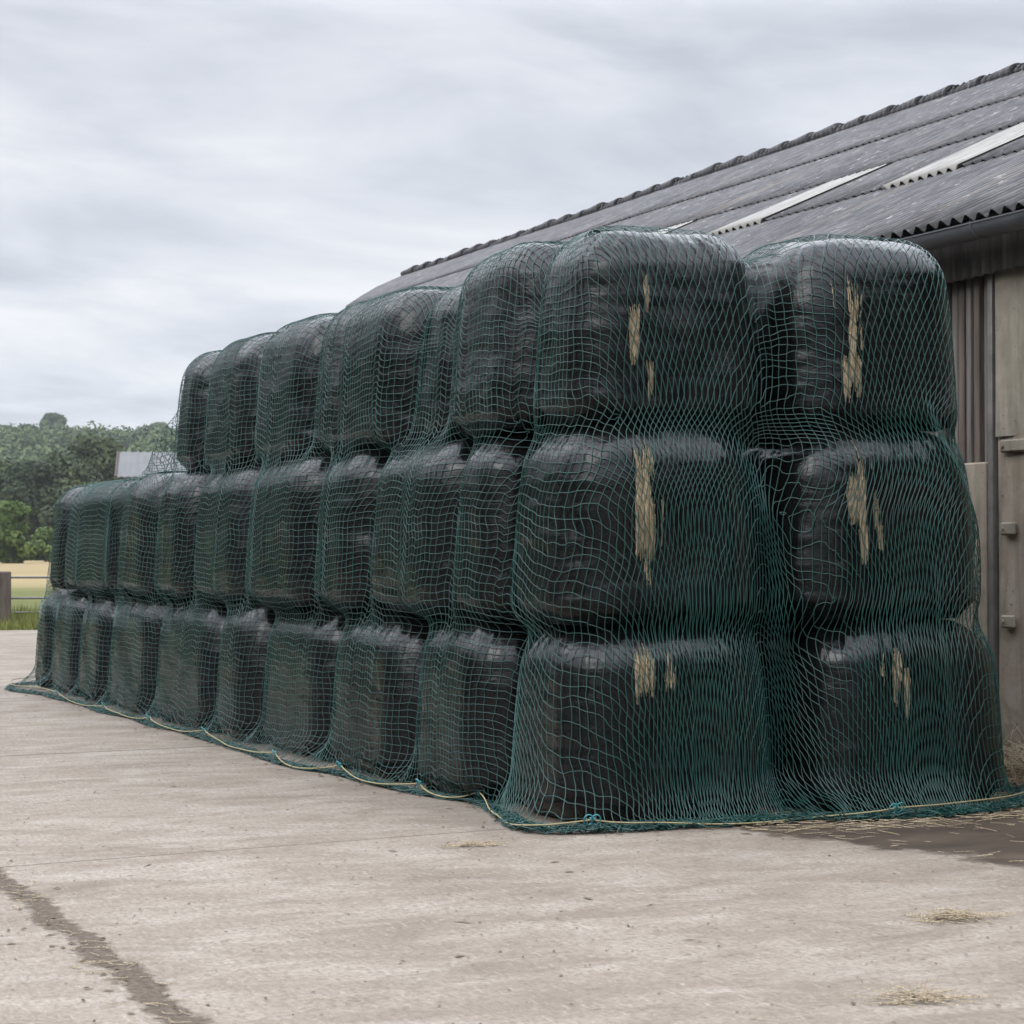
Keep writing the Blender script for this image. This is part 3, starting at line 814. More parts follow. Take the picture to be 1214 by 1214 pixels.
# bunched hem: many loose wandering twines along the hem line, on the ground
HCs = HC
hl = np.concatenate([[0], np.cumsum(np.linalg.norm(np.diff(HC, axis=0), axis=1))])
def hem_at(s):
    return np.stack([np.interp(s, hl, HC[:, 0]), np.interp(s, hl, HC[:, 1])], -1)
def hem_n(s):
    t = hem_at(s + .03) - hem_at(s - .03); t /= np.linalg.norm(t, axis=1)[:, None] + 1e-9
    return np.stack([t[:, 1], -t[:, 0]], -1)      # outward? sign fixed below
segs = []
r_ = np.random.default_rng(5)
mid = np.array([1.9, 6.0])
for k in range(520):
    s0 = r_.uniform(0, hl[-1] - .5); Ln = r_.uniform(.25, 1.1); s = np.arange(s0, s0 + Ln, .022)
    p = hem_at(s); n = hem_n(s)
    front = (s0 < 5.0)
    wd, ht = (.060, .050) if front else (.045, .030)
    ph = r_.uniform(0, 99)
    o1 = vnoise(np.stack([s * 9, s * 0 + ph, s * 0], -1), 5) * wd + r_.normal(0, wd * .45); o2 = (vnoise(np.stack([s * 11, s * 0 + ph, s * 0 + 7], -1), 6) * .5 + .5) * ht
    zz = .006 + o2 * np.clip(1 - (o1 / (wd * 2)) ** 2, .1, 1)
    P3 = np.concatenate([p + n * o1[:, None], zz[:, None]], 1)
    segs.append(np.stack([P3[:-1], P3[1:]], 1))
# short cross twines of the folded meshes
for k in range(5200):
    s0 = r_.uniform(0, hl[-1] - .1)
    front = s0 < 5.0
    wd, ht = (.075, .055) if front else (.05, .032)
    s = s0 + np.array([0, r_.uniform(-.03, .03), r_.uniform(-.05, .05)])
    p = hem_at(s); n = hem_n(s); o1 = r_.uniform(-wd, wd, 3); zz = .006 + r_.uniform(0, ht, 3) * np.clip(1 - (o1 / (wd * 1.3)) ** 2, .1, 1)
    P3 = np.concatenate([p + n * o1[:, None], zz[:, None]], 1)
    segs.append(np.stack([P3[:-1], P3[1:]], 1))
vh, fh = prisms(np.concatenate(segs), .0030)
mesh_obj('bunched_hem', vh, fh, M['hem'], net)

# edge rope threaded along the hem, lifted a little at each tie
tie_px = [(-.18, 11.31), (-.18, 9.2), (-.16, 7.52), (-.11, 5.98), (-.16, 3.87), (.02, 2.86), (.10, 1.51), (.24, .92), (.26, -.58), (2.11, -.77)]
s = np.linspace(.62, hl[-1] - .5, 900)
p = hem_at(s); zz = .050 + .012 * vnoise(np.stack([s * 3, s * 0, s * 0], -1), 8)
nrm = hem_n(s); cen = np.array([1.9, 6.5]); sgn = np.sign(((p - np.clip(p, [.6, .3], [3.2, 13.0])) * nrm).sum(1)); sgn[sgn == 0] = 1
out = nrm * sgn[:, None]
tie_s = np.array([s[int(np.argmin(np.linalg.norm(p - np.array(q), axis=1)))] for q in tie_px]); tie_s.sort()
ph_ = np.interp(s, tie_s, np.arange(len(tie_s)), left=0, right=len(tie_s) - 1); sag = np.sin(np.pi * (ph_ % 1)) ** .8
zz = .022 + .055 * (1 - sag) + .006 * vnoise(np.stack([s * 3, s * 0, s * 0], -1), 8)
p = p + out * (.055 * (sag - .45))[:, None]
p = p + out * (.030 + .010 * vnoise(np.stack([s * 2.2, s * 0 + 4, s * 0], -1), 12))[:, None]
mb = MB(); mb.tube(np.concatenate([p, zz[:, None]], 1), .0046, 6); mb.build('edge_rope', M['rope'], net, True)
ropeP = np.concatenate([p, zz[:, None]], 1)
for k, q in enumerate(tie_px):
    j = int(np.argmin(np.linalg.norm(ropeP[:, :2] - np.array(q), axis=1))); c0 = ropeP[j]
    tdir = ropeP[min(j + 3, 899)] - ropeP[max(j - 3, 0)]; tdir /= np.linalg.norm(tdir)
    mb = MB(); th = np.linspace(0, 2 * math.pi, 17)
    sz = .026 if k < 8 else .034
    rr = random.Random(k)
    for dx, tilt in ((-.9, .5), (.9, .2)):
        lean = np.array([0, 0, 1.0]) + np.append(out[j], 0) * .55
        ring = c0 + np.append(out[j], 0) * .012 + tdir * (dx * sz * (.7 if k >= 8 else .25)) + np.outer(np.cos(th) * sz * .75, tdir) + np.outer(np.sin(th) * sz, lean / np.linalg.norm(lean))
        mb.tube(ring, .0040, 5, False)
    w = np.linspace(0, 6 * math.pi, 30); sd = np.append(out[j], 0)
    wrap = c0 + np.outer(np.cos(w) * .0105, sd) + np.outer(np.sin(w) * .0105, [0, 0, 1]) + np.outer((w / w[-1] - .5) * .03, tdir)
    mb.tube(wrap, .0032, 5)
    mb.build('rope_tie', M['tie'], net, True)

# ------------------------------------------------------------------ barn
barn = empty('barn', (4.25, 8.0, 0))
tag(barn, 'grey barn with corrugated roof and pale skylights behind the stack', 'barn')
def bpart(o):
    o.parent = barn; o.matrix_parent_inverse = barn.matrix_world.inverted() if False else o.matrix_parent_inverse
    o.location = Vector(o.location) - Vector(barn.location); return o
EX, EZ, RX, RZ = 3.93, 3.80, 13.0, 7.99
sdir = np.array([RX - EX, 0, RZ - EZ]); SLEN = np.linalg.norm(sdir); sdir /= SLEN
snor = np.array([-sdir[2], 0, sdir[0]])
PITCH, AMP = .146, .026
def roof_sheet(rows, y0, y1, ends=None):
    """corrugated sheets; each row's lower edge lies on top of the row beneath"""
    Vs, Fs, off = [], [], 0
    for (u0, u1) in rows:
        nu = max(3, int((u1 - u0) / .45)); us = np.linspace(u0, u1 + .16, nu)
        ys = np.arange(y0, y1 + 1e-6, PITCH / 8)
        Yg, Ug = np.meshgrid(ys, us, indexing='ij')
        if ends: Ug = np.maximum(Ug, (Yg - ends[0]) / (ends[1] - ends[0]) * ends[2])      # skewed end of the barn
        hgt = AMP * np.cos(Yg / PITCH * 2 * math.pi) + .024 * (1 - (Ug - u0) / (u1 - u0)) + .014
        sag = -.03 * np.sin(np.clip(Ug / SLEN, 0, 1) * math.pi) + .012 * np.sin(Yg * .8) * np.sin(Ug)
        rowj = np.floor(Yg / (PITCH * 7)); hgt = hgt + (hash3(rowj.astype(int), (rowj * 0 + u0 * 10).astype(int), rowj.astype(int) * 0, 5)) * .006 * (1 - (Ug - u0) / (u1 - u0))
        jitu = hash3(rowj.astype(int), (rowj * 0 + u0 * 10).astype(int), rowj.astype(int) * 0 + 3, 9) * .012 * (Ug == us[0])
        Pt = np.array([EX, 0, EZ]) + (Ug + jitu)[..., None] * sdir + (hgt + sag)[..., None] * snor + Yg[..., None] * np.array([0, 1.0, 0])
        a, b = Yg.shape; ii = np.arange(a * b).reshape(a, b) + off
        Vs.append(Pt.reshape(-1, 3)); Fs.append(np.stack([ii[:-1, :-1], ii[1:, :-1], ii[1:, 1:], ii[:-1, 1:]], -1).reshape(-1, 4))
        # thickness lip at the lower edge
        lip = Pt[:, 0] - .009 * snor
        base = off + a * b
        Vs.append(lip); jj = np.arange(a) + base
        Fs.append(np.stack([ii[:-1, 0], jj[:-1], jj[1:], ii[1:, 0]], -1)); off += a * b + a
    return np.concatenate(Vs), np.concatenate(Fs)
rows = [(0, 2.65), (2.65, 4.42), (4.42, 7.0), (7.0, SLEN - .02)]
v1, f1 = roof_sheet(rows, -7.008, 20.44)
v2, f2 = roof_sheet(rows, 20.44, 35.332, (20.44, 35.332, 9.2))
tri_a = np.linalg.norm(np.cross(v2[f2[:, 2]] - v2[f2[:, 0]], v2[f2[:, 3]] - v2[f2[:, 1]]), axis=1); 
over = ((v2 - np.array([EX, 0, EZ])) @ sdir)[f2].max(1) - ((v2 - np.array([EX, 0, EZ])) @ sdir)[f2].min(1)
f2 = f2[(tri_a > 1e-4) & (over < 3)]
vr, fr = np.concatenate([v1, v2]), np.concatenate([f1, f2 + len(v1)])
# far slope
mir = vr.copy(); mir[:, 0] = 2 * RX - mir[:, 0]
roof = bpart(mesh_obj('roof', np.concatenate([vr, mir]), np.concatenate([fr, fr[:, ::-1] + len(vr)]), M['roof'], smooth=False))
def sky_panel(y0, y1, u0, u1):
    y0 = round(y0 / PITCH) * PITCH; y1 = round(y1 / PITCH) * PITCH
    ys = np.arange(y0, y1 + 1e-6, PITCH / 8); us = np.linspace(u0 - .05, u1 + .05, 6)
    Yg, Ug = np.meshgrid(ys, us, indexing='ij')
    hgt = AMP * np.cos(Yg / PITCH * 2 * math.pi) + .024 * (1 - (Ug - 2.65) / 1.77) + .014 + .016 + .012 * np.sin(Yg * .8) * np.sin(Ug) - .03 * np.sin(np.clip(Ug / SLEN, 0, 1) * math.pi)
    Pt = np.array([EX, 0, EZ]) + Ug[..., None] * sdir + hgt[..., None] * snor + Yg[..., None] * np.array([0, 1.0, 0])
    a, b = Yg.shape; ii = np.arange(a * b).reshape(a, b)
    F_ = np.stack([ii[:-1, :-1], ii[1:, :-1], ii[1:, 1:], ii[:-1, 1:]], -1).reshape(-1, 4)
    lip = Pt[:, 0] - .012 * snor; jj = np.arange(a) + a * b
    F_ = np.concatenate([F_, np.stack([ii[:-1, 0], jj[:-1], jj[1:], ii[1:, 0]], -1)])
    o = mesh_obj('skylight', np.concatenate([Pt.reshape(-1, 3), lip]), F_, M['skylight'], roof)
for yy in (4.35, 7.7, 11.9): sky_panel(yy, yy + 1.17, 2.65, 4.30)
# overlapping ridge caps
mb = MB()
y = -6.9; k = 0
while y < 35.2:
    L = .74; r0, r1 = .085, .125
    gap = (18.9 < y < 19.7)
    n = 12; ang = np.linspace(-.15 * math.pi, 1.15 * math.pi, n)
    jz = .012 * rng.normal(); rings = []
    for yy, rr in ((y, r1), (y + .02, r1), (y + L * .6, r0 + .012), (y + L + .06, r0)):
        rings.append(np.stack([RX + np.cos(ang) * rr * 1.35, np.full(n, yy), RZ + .02 + jz + np.sin(ang) * rr], -1))
    Vv = np.concatenate(rings); Fv = []
    for a in range(3):
        for b in range(n - 1): Fv.append((a * n + b, a * n + b + 1, (a + 1) * n + b + 1, (a + 1) * n + b))
    Fv.append(tuple(range(n)))
    mb.add(Vv, Fv)
    y += L; k += 1
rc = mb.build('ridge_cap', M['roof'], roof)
# gutter: half-round trough with thickness, brackets as parts
def trough(y0, y1, xc, zt, r):
    n = 16; ang = np.linspace(math.pi, 2 * math.pi, n)
    prof = [(math.cos(a) * r, math.sin(a) * r) for a in ang] + [(math.cos(a) * (r - .006), math.sin(a) * (r - .006)) for a in ang[::-1]]
    prof.insert(0, (-r - .008, .004)); prof.insert(1, (-r - .008, -.006))
    ys = np.linspace(y0, y1, 60); m = len(prof)
    Vv = [(xc + a, yy, zt + b - .006 * math.sin(yy * 1.1)) for yy in ys for a, b in prof]
    Fv = []
    for i in range(len(ys) - 1):
        for j in range(m):
            kx = (j + 1) % m; Fv.append((i * m + j, i * m + kx, (i + 1) * m + kx, (i + 1) * m + j))
    Fv += [tuple(range(m)), tuple(range((len(ys) - 1) * m, len(ys) * m))]
    return Vv, Fv
Vv, Fv = trough(-7, 20.4, 3.88, 3.765, .098)
gut = mesh_obj('gutter', Vv, Fv, M['gutter'], smooth=False); fix_normals(gut); bpart(gut)
for yy in (-.35, .78, 1.9, 3.0, 4.1):
    mb = MB(); th = np.linspace(math.pi * .98, 2 * math.pi, 14)
    mb.tube([(3.88 + math.cos(a) * .104, yy, 3.765 + math.sin(a) * .104) for a in th], .006, 5); mb.build('gutter_joint', M['gutter'], gut)
# fascia: short corrugated strip hanging below the eave
ys = np.arange(-7, 20.3, .115 / 6); xs = 4.13 + .026 * np.cos(ys / .115 * 2 * math.pi)
zl = 3.47 + .01 * np.sin(ys * 3)
Vv = np.concatenate([np.stack([xs, ys, zl], -1), np.stack([xs, ys, np.full_like(ys, 3.86)], -1), np.stack([xs + .01, ys, zl], -1)]); n = len(ys); i = np.arange(n - 1)
bpart(mesh_obj('fascia', Vv, np.concatenate([np.stack([i, i + 1, i + 1 + n, i + n], -1), np.stack([i, i + 2 * n, i + 1 + 2 * n, i + 1], -1)]), M['fascia']))
# wall: upper boards, lower concrete panels, behind the stack
mb = MB(); mb.box(4.30, 4.42, 1.16, 20.4, 2.18, 3.66); mb.box(4.34, 4.46, -7, 1.14, 3.56, 3.80); bpart(mb.build('wall', M['fascia']))
mb = MB(); mb.box(4.20, 4.44, 1.20, 20.4, 0, 2.17, .012)
bpart(mb.build('concrete_plinth', M['panel_low']))
mb = MB(); mb2 = MB(); yb = 1.22; k = 0
rb = random.Random(3)
while yb < 8:
    w = rb.uniform(.045, .075); d = rb.uniform(0, .03)
    (mb if k % 2 else mb2).box(4.235 + d, 4.298, yb, yb + w, 2.06 + rb.uniform(-.04, .05), 3.60, .004)
    yb += w + rb.uniform(.02, .05); k += 1
bpart(mb.build('board', M['slat'])); bpart(mb2.build('board', M['slatg']))
mb = MB(); mb.box(4.205, 4.36, 1.125, 1.175, 0.02, 3.52, .006); post = bpart(mb.build('door_post', M['steel']))
mb = MB(); mb.box(4.190, 4.2048, 1.098, 1.124, .02, 3.52, .003); mb.build('angle_edge', M['rust'], post)
post.children[0].parent = barn; barn.children[-1].location = -Vector(barn.location)
# sliding door leaf to the right of the post: upper sheet (shallow corrugated), lower stained leaf
def wavy_panel(y0, y1, z0, z1, x, amp, pitch, nm, mat):
    ys = np.linspace(y0, y1, 120); zs = np.linspace(z0, z1, 24)
    Yg, Zg = np.meshgrid(ys, zs, indexing='ij')
    Xg = x + amp * np.cos(Yg / pitch * 2 * math.pi) + .004 * vnoise(np.stack([Yg * 4, Zg * 3, Zg * 0], -1), 3)
    a, b = Yg.shape; ii = np.arange(a * b).reshape(a, b)
    F_ = np.stack([ii[:-1, :-1], ii[:-1, 1:], ii[1:, 1:], ii[1:, :-1]], -1).reshape(-1, 4)
    o = mesh_obj(nm, np.stack([Xg, Yg, Zg], -1).reshape(-1, 3), F_, mat, smooth=True); return o
door = wavy_panel(-3.0, 1.094, .06, 2.34, 4.235, .004, .5, 'door', M['panel_low']); bpart(door)
up = wavy_panel(-3.0, 1.094, 2.34, 3.50, 4.225, .012, .42, 'upper_panel', M['panel_up']); up.parent = door
mb = MB(); mb.box(4.262, 4.32, -7, 1.094, .0, 3.56); bk = mb.build('door_frame', M['fascia']); bk.parent = door
for zz, ln in ((2.27, .34), (1.70, .16), (1.06, .15)):
    mb = MB(); mb.box(4.195, 4.228, 1.03 - ln, 1.03, zz - .045, zz + .045, .012); mb.tube([(4.192, .99, zz), (4.178, .99, zz)], .014, 8)
    hg = mb.build('hinge', M['panel_up']); hg.parent = door
mb = MB(); wv = []
for t_ in np.linspace(0, 1, 9):      # skewed end wall under the verge
    u_ = .25 + (9.2 - .25) * t_; y_ = 20.3 + 14.6 * t_ - .25; x_ = EX + u_ * sdir[0] + .18
    wv += [(x_, y_, 0), (x_, y_, EZ + u_ * sdir[2] + .02), (x_ + .15, y_ - .1, 0), (x_ + .15, y_ - .1, EZ + u_ * sdir[2] + .02)]
mb.add(wv, [(4 * i, 4 * i + 4, 4 * i + 5, 4 * i + 1) for i in range(8)] + [(4 * i + 2, 4 * i + 3, 4 * i + 7, 4 * i + 6) for i in range(8)] + [(4 * i + 1, 4 * i + 5, 4 * i + 7, 4 * i + 3) for i in range(8)])
bpart(mb.build('end_wall', M['fascia']))

# ------------------------------------------------------------------ loose straw
def straw_mesh(name, pts, mat=None, parent=None):
    V_, F_ = [], []
    for (p, d, L, w, bend) in pts:
        p = np.array(p, float); d = np.array(d, float); d /= np.linalg.norm(d)
        side = np.cross(d, [0, 0, 1.0]); nn = np.linalg.norm(side); side = side / nn if nn > 1e-6 else np.array([1.0, 0, 0]); upv = np.cross(side, d)
        b = len(V_)
        for t in (0, .5, 1):
            c = p + d * L * t + side * bend * math.sin(t * math.pi)
            c[2] = max(c[2], .004)
            V_ += [c - side * w, c + upv * w, c + side * w, c - upv * w * .6]
        for i in range(2):
            for j in range(4):
                k = (j + 1) % 4; F_.append((b + i * 4 + j, b + i * 4 + k, b + (i + 1) * 4 + k, b + (i + 1) * 4 + j))
    return mesh_obj(name, V_, F_, mat or M['straw'], parent)
def clump(cx, cy, rx, ry, n, h, label, seed):
    r = random.Random(seed); L = []
    for _ in range(n):
        x, y = cx + r.gauss(0, rx), cy + r.gauss(0, ry); z0 = .006 + abs(r.gauss(0, h)) * math.exp(-((x - cx) / rx) ** 2 * .5)
        a = r.gauss(0, .7) - .42 + (math.pi if r.random() < .5 else 0)
        L.append(((x, y, z0), (math.cos(a), math.sin(a), r.gauss(0, .12)), r.uniform(.04, .15), r.uniform(.0012, .0026), r.gauss(0, .012)))
    return tag(straw_mesh('straw_clump', L), label, 'straw', 'loose straw clumps on the yard')
clump(-.50, -.80, .055, .020, 55, .006, 'small flat straw clump just in front of the net at the front corner', 1)
clump(.44, -3.68, .075, .035, 130, .016, 'heaped straw tuft with a dark stalk on the clean concrete at right', 2)
clump(-.62, -4.97, .07, .03, 90, .012, 'sparse straw tuft at the bottom of the picture, nearest the camera', 3)
r = random.Random(8); L = []
for _ in range(1100):
    x = 3.66 + abs(r.gauss(0, .18)); y = .35 + r.gauss(0, .30); z0 = max(.01, .25 * r.random() - abs(x - 3.95) * .2)
    a = r.uniform(0, 6.28)
    L.append(((x, y, z0), (math.cos(a), math.sin(a), r.gauss(.15, .5)), r.uniform(.1, .32), r.uniform(.0015, .003), r.gauss(0, .03)))
tag(straw_mesh('straw_pile', L), 'tangled straw pile between the last bottom bale and the barn wall', 'straw')
r = random.Random(9); L = []
while len(L) < 900:
    x = r.uniform(1.0, 4.0); y = r.uniform(-2.6, .2)
    if x + .29 * y < .86: continue
    dens = math.exp(-((y + .75) / .35) ** 2) + .9 * math.exp(-((x - 3.6) ** 2 + (y + .5) ** 2) / .4) + .05
    if r.random() > dens: continue
    a = r.gauss(-.42, .7)
    L.append(((x, y, .005 + .012 * r.random()), (math.cos(a), math.sin(a), r.gauss(0, .06)), r.uniform(.03, .16), r.uniform(.001, .0024), r.gauss(0, .012)))
tag(straw_mesh('straw_litter', L), kind='stuff')
# small leaf and muck scraps over the concrete
t = NT('dark_scraps'); t.set(color=t.mix(t.noise(None, 20, 2), (.05, .035, .022), (.14, .095, .055)), rough=.9); M['scrap'] = t.m
V_, F_ = [], []
r = random.Random(21)
def scrap(x, y, a, l, w, zt):
    b = len(V_)
    for q in range(8):
        th = q / 8 * 6.283; rr = 1 + r.uniform(-.35, .35); u, v = math.cos(th) * l * rr, math.sin(th) * w * rr
        V_.append((x + u * math.cos(a) - v * math.sin(a), y + u * math.sin(a) + v * math.cos(a), .004 + r.random() * zt * .4))
    V_.append((x, y, .005 + zt)); 
    for q in range(8): F_.append((b + q, b + (q + 1) % 8, b + 8))
    F_.append(tuple(b + q for q in range(7, -1, -1)))
for _ in range(1000):
    d = r.uniform(6.5, 26); px = r.uniform(-60, 1260); x, y = at(px, d)
    if x > .0 and y > -.6 or y > 30: continue
    big = r.random() < .05
    scrap(x, y, r.uniform(0, 6.3), r.uniform(.004, .012) * (3.5 if big else 1), r.uniform(.002, .006) * (2 if big else 1), r.uniform(.001, .004))
for _ in range(90):     # caught in the drain strip
    y = r.uniform(-5.5, 3); x = -3.02 + r.gauss(0, .085)
    scrap(x, y, r.uniform(0, 6.3), r.uniform(.006, .022), r.uniform(.004, .012), r.uniform(.002, .010))
for _ in range(160):     # along the hem
    s0 = r.uniform(0, hl[-1]); q = hem_at(np.array([s0]))[0]; n = hem_n(np.array([s0]))[0]
    if q[0] < .5: n = np.array([-1, 0.])
    elif q[1] < .5: n = np.array([0, -1.])
    d = abs(r.gauss(.06, .10)); scrap(q[0] + n[0] * d, q[1] + n[1] * d, r.uniform(0, 6.3), r.uniform(.006, .03), r.uniform(.004, .012), r.uniform(.002, .008))
tag(mesh_obj('ground_scraps', V_, F_, M['scrap']), kind='stuff')
L = []
r = random.Random(31)
for _ in range(260):
    d = r.uniform(6.5, 18); px = r.uniform(-30, 1240); x, y = at(px, d)
    if x > -.1 and y > -.5: continue
    a = r.uniform(0, 6.28); L.append(((x, y, .005), (math.cos(a), math.sin(a), 0), r.uniform(.02, .07), r.uniform(.0008, .0018), r.gauss(0, .006)))
for _ in range(150):
    y = r.uniform(-5.0, .5); x = -3.02 + r.gauss(0, .08); a = r.uniform(0, 6.28); L.append(((x, y, .006), (math.cos(a), math.sin(a), 0), r.uniform(.03, .10), r.uniform(.001, .002), r.gauss(0, .01)))
tag(straw_mesh('loose_stalks', L), kind='stuff')

# ------------------------------------------------------------------ background
def leaf_cloud(cents, rads, nper, size, r, squash=.85):
    """leaf clumps through the outer volume of several lobes"""
    C = np.repeat(cents, nper, 0); Rr = np.repeat(rads, nper)
    n = len(C); d = r.normal(size=(n, 3)); d /= np.linalg.norm(d, axis=1)[:, None]
    rad = Rr * (1 - .45 * r.random(n) ** 2.2)
    P = C + d * rad[:, None] * np.array([1, 1, squash])
    nor = d + r.normal(size=(n, 3)) * .55 + np.array([0, 0, .3]); nor /= np.linalg.norm(nor, axis=1)[:, None]
    a = np.cross(nor, r.normal(size=(n, 3))); a /= np.linalg.norm(a, axis=1)[:, None]; b = np.cross(nor, a)
    sz = size * r.uniform(.5, 1.3, n)[:, None]
    k1, k2, k3, k4 = [r.uniform(.6, 1.2, n)[:, None] for _ in range(4)]
    V_ = np.stack([P + a * sz * k1, P + b * sz * .7 * k2, P - a * sz * k3, P - b * sz * .7 * k4], 1).reshape(-1, 3)
    return V_, np.arange(n * 4).reshape(-1, 4)
def tree(px, dist, h, w, leafmat, label, group, seed, lobes=26, nper=150, size=.34, base=.12, cat='tree', name='broadleaf_tree', pos=None):
    r = np.random.default_rng(seed); x, y = pos or at(px, dist); zg = ground_at(x, y)
    root = empty(name, (x, y, zg))
    tag(root, label, cat, group)
    # tapered trunk with a few limbs
    mb = MB(); hz = np.linspace(0, h * .62, 7); lean = r.normal(0, .02, 2)
    mb.tube(np.stack([hz * lean[0], hz * lean[1], hz], -1), np.linspace(.035 * h, .012 * h, 7), 8)
    for k in range(6):
        a = r.uniform(0, 6.28); z0 = h * r.uniform(.25, .5); t = np.linspace(0, 1, 5)[:, None]
        end = np.array([math.cos(a) * w * .36, math.sin(a) * w * .36, h * .24])
        mb.tube(np.array([0, 0, z0]) + end * t * np.array([1, 1, 1]) , np.linspace(.014 * h, .004 * h, 5), 6)
    mb.build('trunk', M['bark'], root, True)
    c, rd = [], []
    for k in range(lobes):
        u = r.random(); zz = base + (1 - base) * (u ** .8)
        prof = math.sin(math.pi * min(1, max(0.06, (zz - base) / (1 - base) * .82 + .17))) ** .75
        a = r.uniform(0, 6.28); q = (r.random() ** .5) * .40 * w * prof
        rr = w * r.uniform(.11, .20)
        c.append((math.cos(a) * q, math.sin(a) * q, min(zz * h, h - rr * .8))); rd.append(rr)
    Vv, Fv = leaf_cloud(np.array(c), np.array(rd), int(nper * (1.7 if pos is None else 1)), size, r)
    mesh_obj('crown', Vv, Fv, leafmat, root)
    return root
dk = mat_leaf('dark_leaves', (.022, .040, .013), (.052, .075, .024)); md = mat_leaf('mid_leaves', (.035, .06, .018), (.075, .105, .032))
lt = mat_leaf('light_leaves', (.070, .118, .022), (.135, .185, .042)); fr_ = mat_leaf('far_leaves', (.026, .050, .016), (.062, .098, .03))
GT = 'dark broadleaf trees beyond the field'
tree(112, 285, 16.6, 13.5, dk, 'tallest round-topped dark tree beyond the field, left of the small shed', GT, 1, 40, 190)
tree(140, 300, 13.8, 10, md, 'olive tree directly left of the shed gable, behind the tall dark tree', GT, 2, 28, 150)
tree(72, 275, 13.8, 12, dk, 'dark tree on the left shoulder of the tallest round-topped tree', GT, 3, 34, 180)
tree(35, 270, 12.4, 11, dk, 'dark tree behind and above the bright green tree at the field edge', GT, 4, 30, 180)
tree(-6, 290, 13.2, 12, md, 'dark tree cut by the left edge of the picture, above the bright tree', GT, 5, 30, 160)
tree(-60, 280, 13.0, 13, dk, 'dark tree outside the left edge of the view', GT, 6, 30, 120)
tree(158, 262, 8.0, 9, dk, 'low dark tree right behind the farthest middle-row bale', GT, 7, 26, 150)
tree(92, 250, 8.6, 10, dk, 'shorter dark tree in front of the tallest one, over the far bales', GT, 8, 28, 150)
tree(195, 300, 9.0, 10, md, 'green tree behind the shed roof', GT, 14, 26, 120)
tree(14, 205, 6.0, 5.4, lt, 'bright green bushy tree at the edge of the golden field', 'bright trees at the field edge', 9, 34, 170, .26, .02)
tree(54, 222, 3.6, 4.0, lt, 'low bright bush right of the bright green tree, beside the far bales', 'bright trees at the field edge', 10, 20, 140, .24, .0, 'bush', 'field_bush')
tree(-40, 210, 4.6, 5.0, md, 'green bush left of the bright tree, outside the view', 'bright trees at the field edge', 11, 22, 120, .26, .0, 'bush', 'field_bush')
for k, (tx, ty) in enumerate([(-42, -35), (-47, -20), (-45, -6), (-46, 8), (-44, 21), (-41, 34), (-37, 46), (-30, 58), (-22, 69), (-12, 80), (-36, -52), (-24, -62), (-10, -67), (5, -68), (20, -66), (35, -60)]):  # added unseen tree belt, dark shapes for the film to reflect
    tree(0, 0, 15.5 + 1.6 * math.sin(k * 2.1), 14.5, dk if k % 2 else md, 'tall tree added outside the view, darkening reflections in the bale film', 'added unseen trees that darken film reflections', 40 + k, 30, 100, .8, .04, pos=(tx, ty))
# skyline trees on the ridge
tree(61, 925, 13.0, 15, fr_, 'large spreading tree standing up from the wooded ridge skyline', 'lone trees on the ridge skyline', 21, 20, 120, 1.0, .3)
tree(30, 930, 7.6, 11, fr_, 'small domed tree on the ridge left of the large spreading tree', 'lone trees on the ridge skyline', 22, 12, 90, 1.0, .2)
tree(188, 935, 10.6, 12, fr_, 'tree on the ridge skyline just left of the top row of bales', 'lone trees on the ridge skyline', 23, 16, 100, 1.0, .3)
tree(2, 930, 7.0, 12, fr_, 'low rounded tree on the ridge at the left edge of the picture', 'lone trees on the ridge skyline', 24, 14, 90, 1.0, .2)
# wooded hillside: one mass
r = np.random.default_rng(77); cs, rs_ = [], []
for _ in range(900):
    d = 330 + 610 * r.random() ** .8; px = r.uniform(-330, 470)
    x, y = at(px, d); rr = r.uniform(3.2, 6.2) * (.70 + .35 * d / 900)
    if 330 < d < 430 and 140 < px < 300: continue
    z0 = ground_at(x, y)
    for q in range(5):
        cs.append((x + r.normal(0, rr * .45), y + r.normal(0, rr * .45), z0 + rr * r.uniform(.35, .95))); rs_.append(rr * r.uniform(.45, .7))
Vv, Fv = leaf_cloud(np.array(cs), np.array(rs_), 60, .75, r)
tag(mesh_obj('woodland', Vv, Fv, fr_), kind='stuff')
# rough hedge line along the far edge of the golden field
cs, rs_ = [], []
for px in np.arange(-140, 260, 3.0):
    x, y = at(px + r.normal(0, 2), 245 + r.normal(0, 4)); rr = r.uniform(.8, 1.7); cs.append((x, y, ground_at(x, y) + rr * .7)); rs_.append(rr)
Vv, Fv = leaf_cloud(np.array(cs), np.array(rs_), 90, .3, r)
tag(mesh_obj('hedgerow', Vv, Fv, md), 'low green hedge along the far edge of the golden field', 'hedge', kind='stuff')
# small shed
sx, sy = at(146, 150)
shed = empty('shed', (sx, sy, .3)); tag(shed, 'small far shed with pale grey sheet roof and brown gable', 'shed')
ca, sa = math.cos(-YAW + .12), math.sin(-YAW + .12)
def P2(u, v, z_): return (u * ca - v * sa, u * sa + v * ca, z_)
Wd, Ln, Ev, Rg = 4.4, 11.0, 6.75, 8.35
v_ = [P2(0, -Wd / 2, 0), P2(0, Wd / 2, 0), P2(0, Wd / 2, Ev), P2(0, 0, Rg - .1), P2(0, -Wd / 2, Ev), P2(Ln, -Wd / 2, 0), P2(Ln, Wd / 2, 0), P2(Ln, Wd / 2, Ev), P2(Ln, 0, Rg - .1), P2(Ln, -Wd / 2, Ev)]
mesh_obj('wall', v_, [(0, 1, 2, 3, 4), (5, 9, 8, 7, 6), (0, 4, 9, 5), (1, 6, 7, 2)], M['shedwall'], shed)
